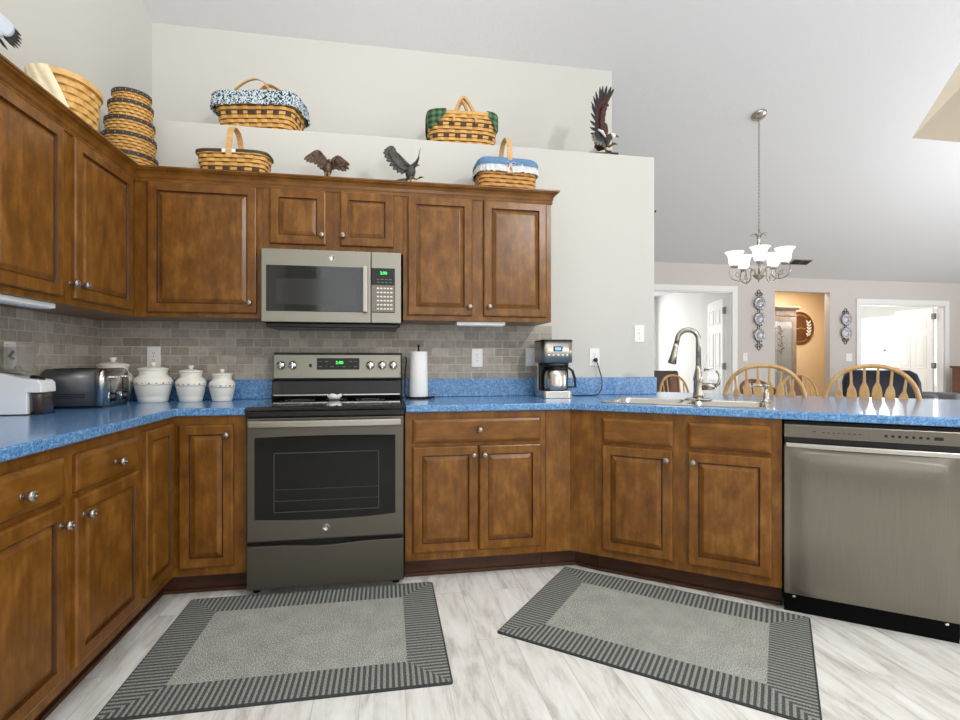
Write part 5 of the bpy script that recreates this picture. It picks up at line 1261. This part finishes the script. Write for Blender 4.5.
# wooden cabinet at the right edge of the picture
t = thing('side_cabinet', 'low brown wooden cabinet at the right edge of the picture, beyond the counter', 'cabinet', (10.38, 2.99, 0), R(0))
MB().box(-.30, .30, -.2, .2, .06, 1.04).obj('body', M['oak_dark'], t, bevel=.004)
MB().box(-.32, .32, -.22, .22, 1.0405, 1.07).obj('top', M['oak_dark'], t, bevel=.006)
for sx in (-1, 1): o = raised(sx * .145 - .14, sx * .145 + .14, .10, 1.0, -.2195, .0185).obj('door', [M['oak_dark'], M['groove_shade']], t)
for sx in (-1, 1):
    for y in (-.16, .16): MB().box(sx * .26 - .03, sx * .26 + .03, y - .03, y + .03, 0, .0595).obj('foot', M['oak_dark'], t)

# ------------------------------------------------------------------ plate racks, hutch, sign
def plate_rack(label, x, y, zs, ztop, zbot, group):
    t = thing('plate_rack', label, 'plate rack', (x, y, 0))
    m = MB(); m.tube([(-.014, -.006, zbot + .08), (-.014, -.006, ztop - .08)], .004, 6).tube([(.014, -.006, zbot + .08), (.014, -.006, ztop - .08)], .004, 6); m.obj('frame', M['iron'], t)
    for z, sg in ((ztop, 1), (zbot, -1)):
        q = MB()
        for dx, dz, r_ in ((0, -.025, .022), (-.036, -.062, .018), (.036, -.062, .018)):
            q.tube([(dx + r_ * math.cos(2 * PI * i / 16), -.008, z + sg * (dz + r_ * 1.15 * math.sin(2 * PI * i / 16))) for i in range(16)], .0045, 6, closed=True)
        q.obj('scroll', M['iron'], t)
    for z in zs:
        for dx in (-.03, .03): MB().tube([(dx, -.006, z - .088), (dx, -.03, z - .094), (dx, -.034, z - .080)], .004, 6).obj('plate_hook', M['iron'], t)
    for i, z in enumerate(zs):
        o = MB().lathe([(.02, 0), (.055, .002), (.060, .006), (.084, .016), (.089, .019), (.088, .021), (.060, .010), (.050, .006), (.044, .009), (.02, .008), (.001, .010)], 36, M=KM).obj('pewter_plate', M['pewter_dark'], loc=(x, y - .012, z))
        yield o, i
for o, i in plate_rack('black scroll rack holding three pewter plates, left of the alcove', 6.835, Y1, (1.965, 1.742, 1.512), 2.155, 1.300, None):
    tag(o, ['top', 'middle', 'bottom'][i] + ' pewter plate of the rack with three plates', 'plate', 'pewter plates in the three plate rack')
for o, i in plate_rack('black scroll rack holding two pewter plates, beside the right doorway', 8.555, Y2, (1.785, 1.572), 1.950, 1.405, None):
    tag(o, ['upper', 'lower'][i] + ' pewter plate of the rack with two plates', 'plate', 'pewter plates in the two plate rack')
t = thing('display_hutch', 'grey wooden hutch with an etched glass door inside the tan alcove', 'hutch', (7.91, 4.475, 0))
hw, hz = .42, 1.975
MB().box(-hw, -hw + .03, -.20, .22, .06, hz).box(hw - .03, hw, -.22, .22, .06, hz).box(-hw + .03, hw - .03, .20, .22, .06, hz).box(-hw + .03, hw - .03, -.22, .20, .06, .10).box(-hw + .03, hw - .03, -.22, .20, hz - .08, hz).obj('body', M['hutch'], t, bevel=.003)
MB().box(-hw + .031, hw - .031, .18, .199, .10, hz - .08).obj('interior', M['hutch_in'], t)
MB().prism([(-hw, -.22), (hw, -.22), (hw, .22), (-hw, .22)], hz + .0005, hz + .02).box(-hw - .03, hw + .03, -.25, .22, hz + .02, hz + .045).box(-hw - .055, hw + .055, -.275, .22, hz + .045, hz + .07).obj('cornice', M['hutch'], t, bevel=.006)
for z in (.55, .95, 1.35, 1.7): MB().box(-hw + .032, hw - .032, -.17, .179, z, z + .015).obj('shelf', M['hutch'], t)
m = MB(); dz0, dz1 = .12, hz - .10
m.box(-hw + .03, -hw + .10, -.24, -.221, dz0, dz1).box(hw - .10, hw - .03, -.24, -.221, dz0, dz1).box(-hw + .10, hw - .10, -.24, -.221, dz0, dz0 + .08).box(-hw + .10, hw - .10, -.24, -.221, dz1 - .07, dz1)
dr = m.obj('door', M['hutch'], t, bevel=.003)
MB().box(-hw + .1005, hw - .1005, -.233, -.228, dz0 + .0805, dz1 - .0705).obj('glass', mat('clear_glass', (240, 244, 244), .03, alpha=.18), dr)
q = MB()
for cx_ in (.12, -.12):
    q.tube([(cx_ + .02 * math.sin(i * .5), -.2345, 1.25 + i * .05) for i in range(11)], .005, 6)
    for i in range(9):
        s_ = 1 if i % 2 else -1; p = (cx_, -.2345, 1.29 + i * .05); feather(q, p, (cx_ + s_ * .06, -.2345, 1.33 + i * .05), .026, (0, 0, 1), th=.003)
q.obj('etched_leaves', M['hutch'], dr)
for sx in (-1, 1):
    for y in (-.18, .18): MB().box(sx * .37 - .03, sx * .37 + .03, y - .03, y + .03, 0, .0595).obj('foot', M['hutch'], t)
t = thing('round_sign', 'round brown wooden sign with white leaf sprigs on the tan alcove wall', 'sign', (8.77, 4.698, 1.72))
sr = .29
MB().lathe([(sr, 0), (sr, .012), (sr - .004, .014), (.01, .014)], 56, M=KM).obj('board', M['sign_wood'], t)
MB().lathe([(sr, .012), (sr, .020), (sr - .022, .020), (sr - .022, .0135)], 56, M=KM, cap=False).obj('rim', M['oak_dark'], t)
q = MB(); Yf = -.017
for sx in (-1, 1):
    q.tube([(sx * (.145 + .05 * math.sin(PI * i / 10)), Yf, -.15 + .03 * i) for i in range(11)], .004, 6)
    for i in range(5):
        z_ = -.12 + .055 * i; b_ = .165 + .03 * math.sin(PI * (i + 1) / 6)
        for s_ in (-1, 1): feather(q, (sx * b_, Yf, z_ - .01), (sx * b_ + s_ * .048, Yf, z_ + .038), .030, (1, 0, .4), th=.004)
q.obj('leaf_sprigs', M['paint_white'], t)
q = MB()
# painted script line across the middle and small lettering strokes along the top and bottom arcs
q.tube([(-.13 + .012 * i, Yf, .006 * math.sin(i * 1.9) + .01 * math.sin(i * .6)) for i in range(22)], .0042, 6)
for i in range(9):
    for s_ in (1, -1):
        a = R(90 + (i - 4) * 9) ; q.box(math.cos(a) * .235 - .008, math.cos(a) * .235 + .008, Yf - .001, Yf + .003, s_ * math.sin(a) * .235 - .007, s_ * math.sin(a) * .235 + .007)
q.obj('painted_script', M['splint_pale'], t)
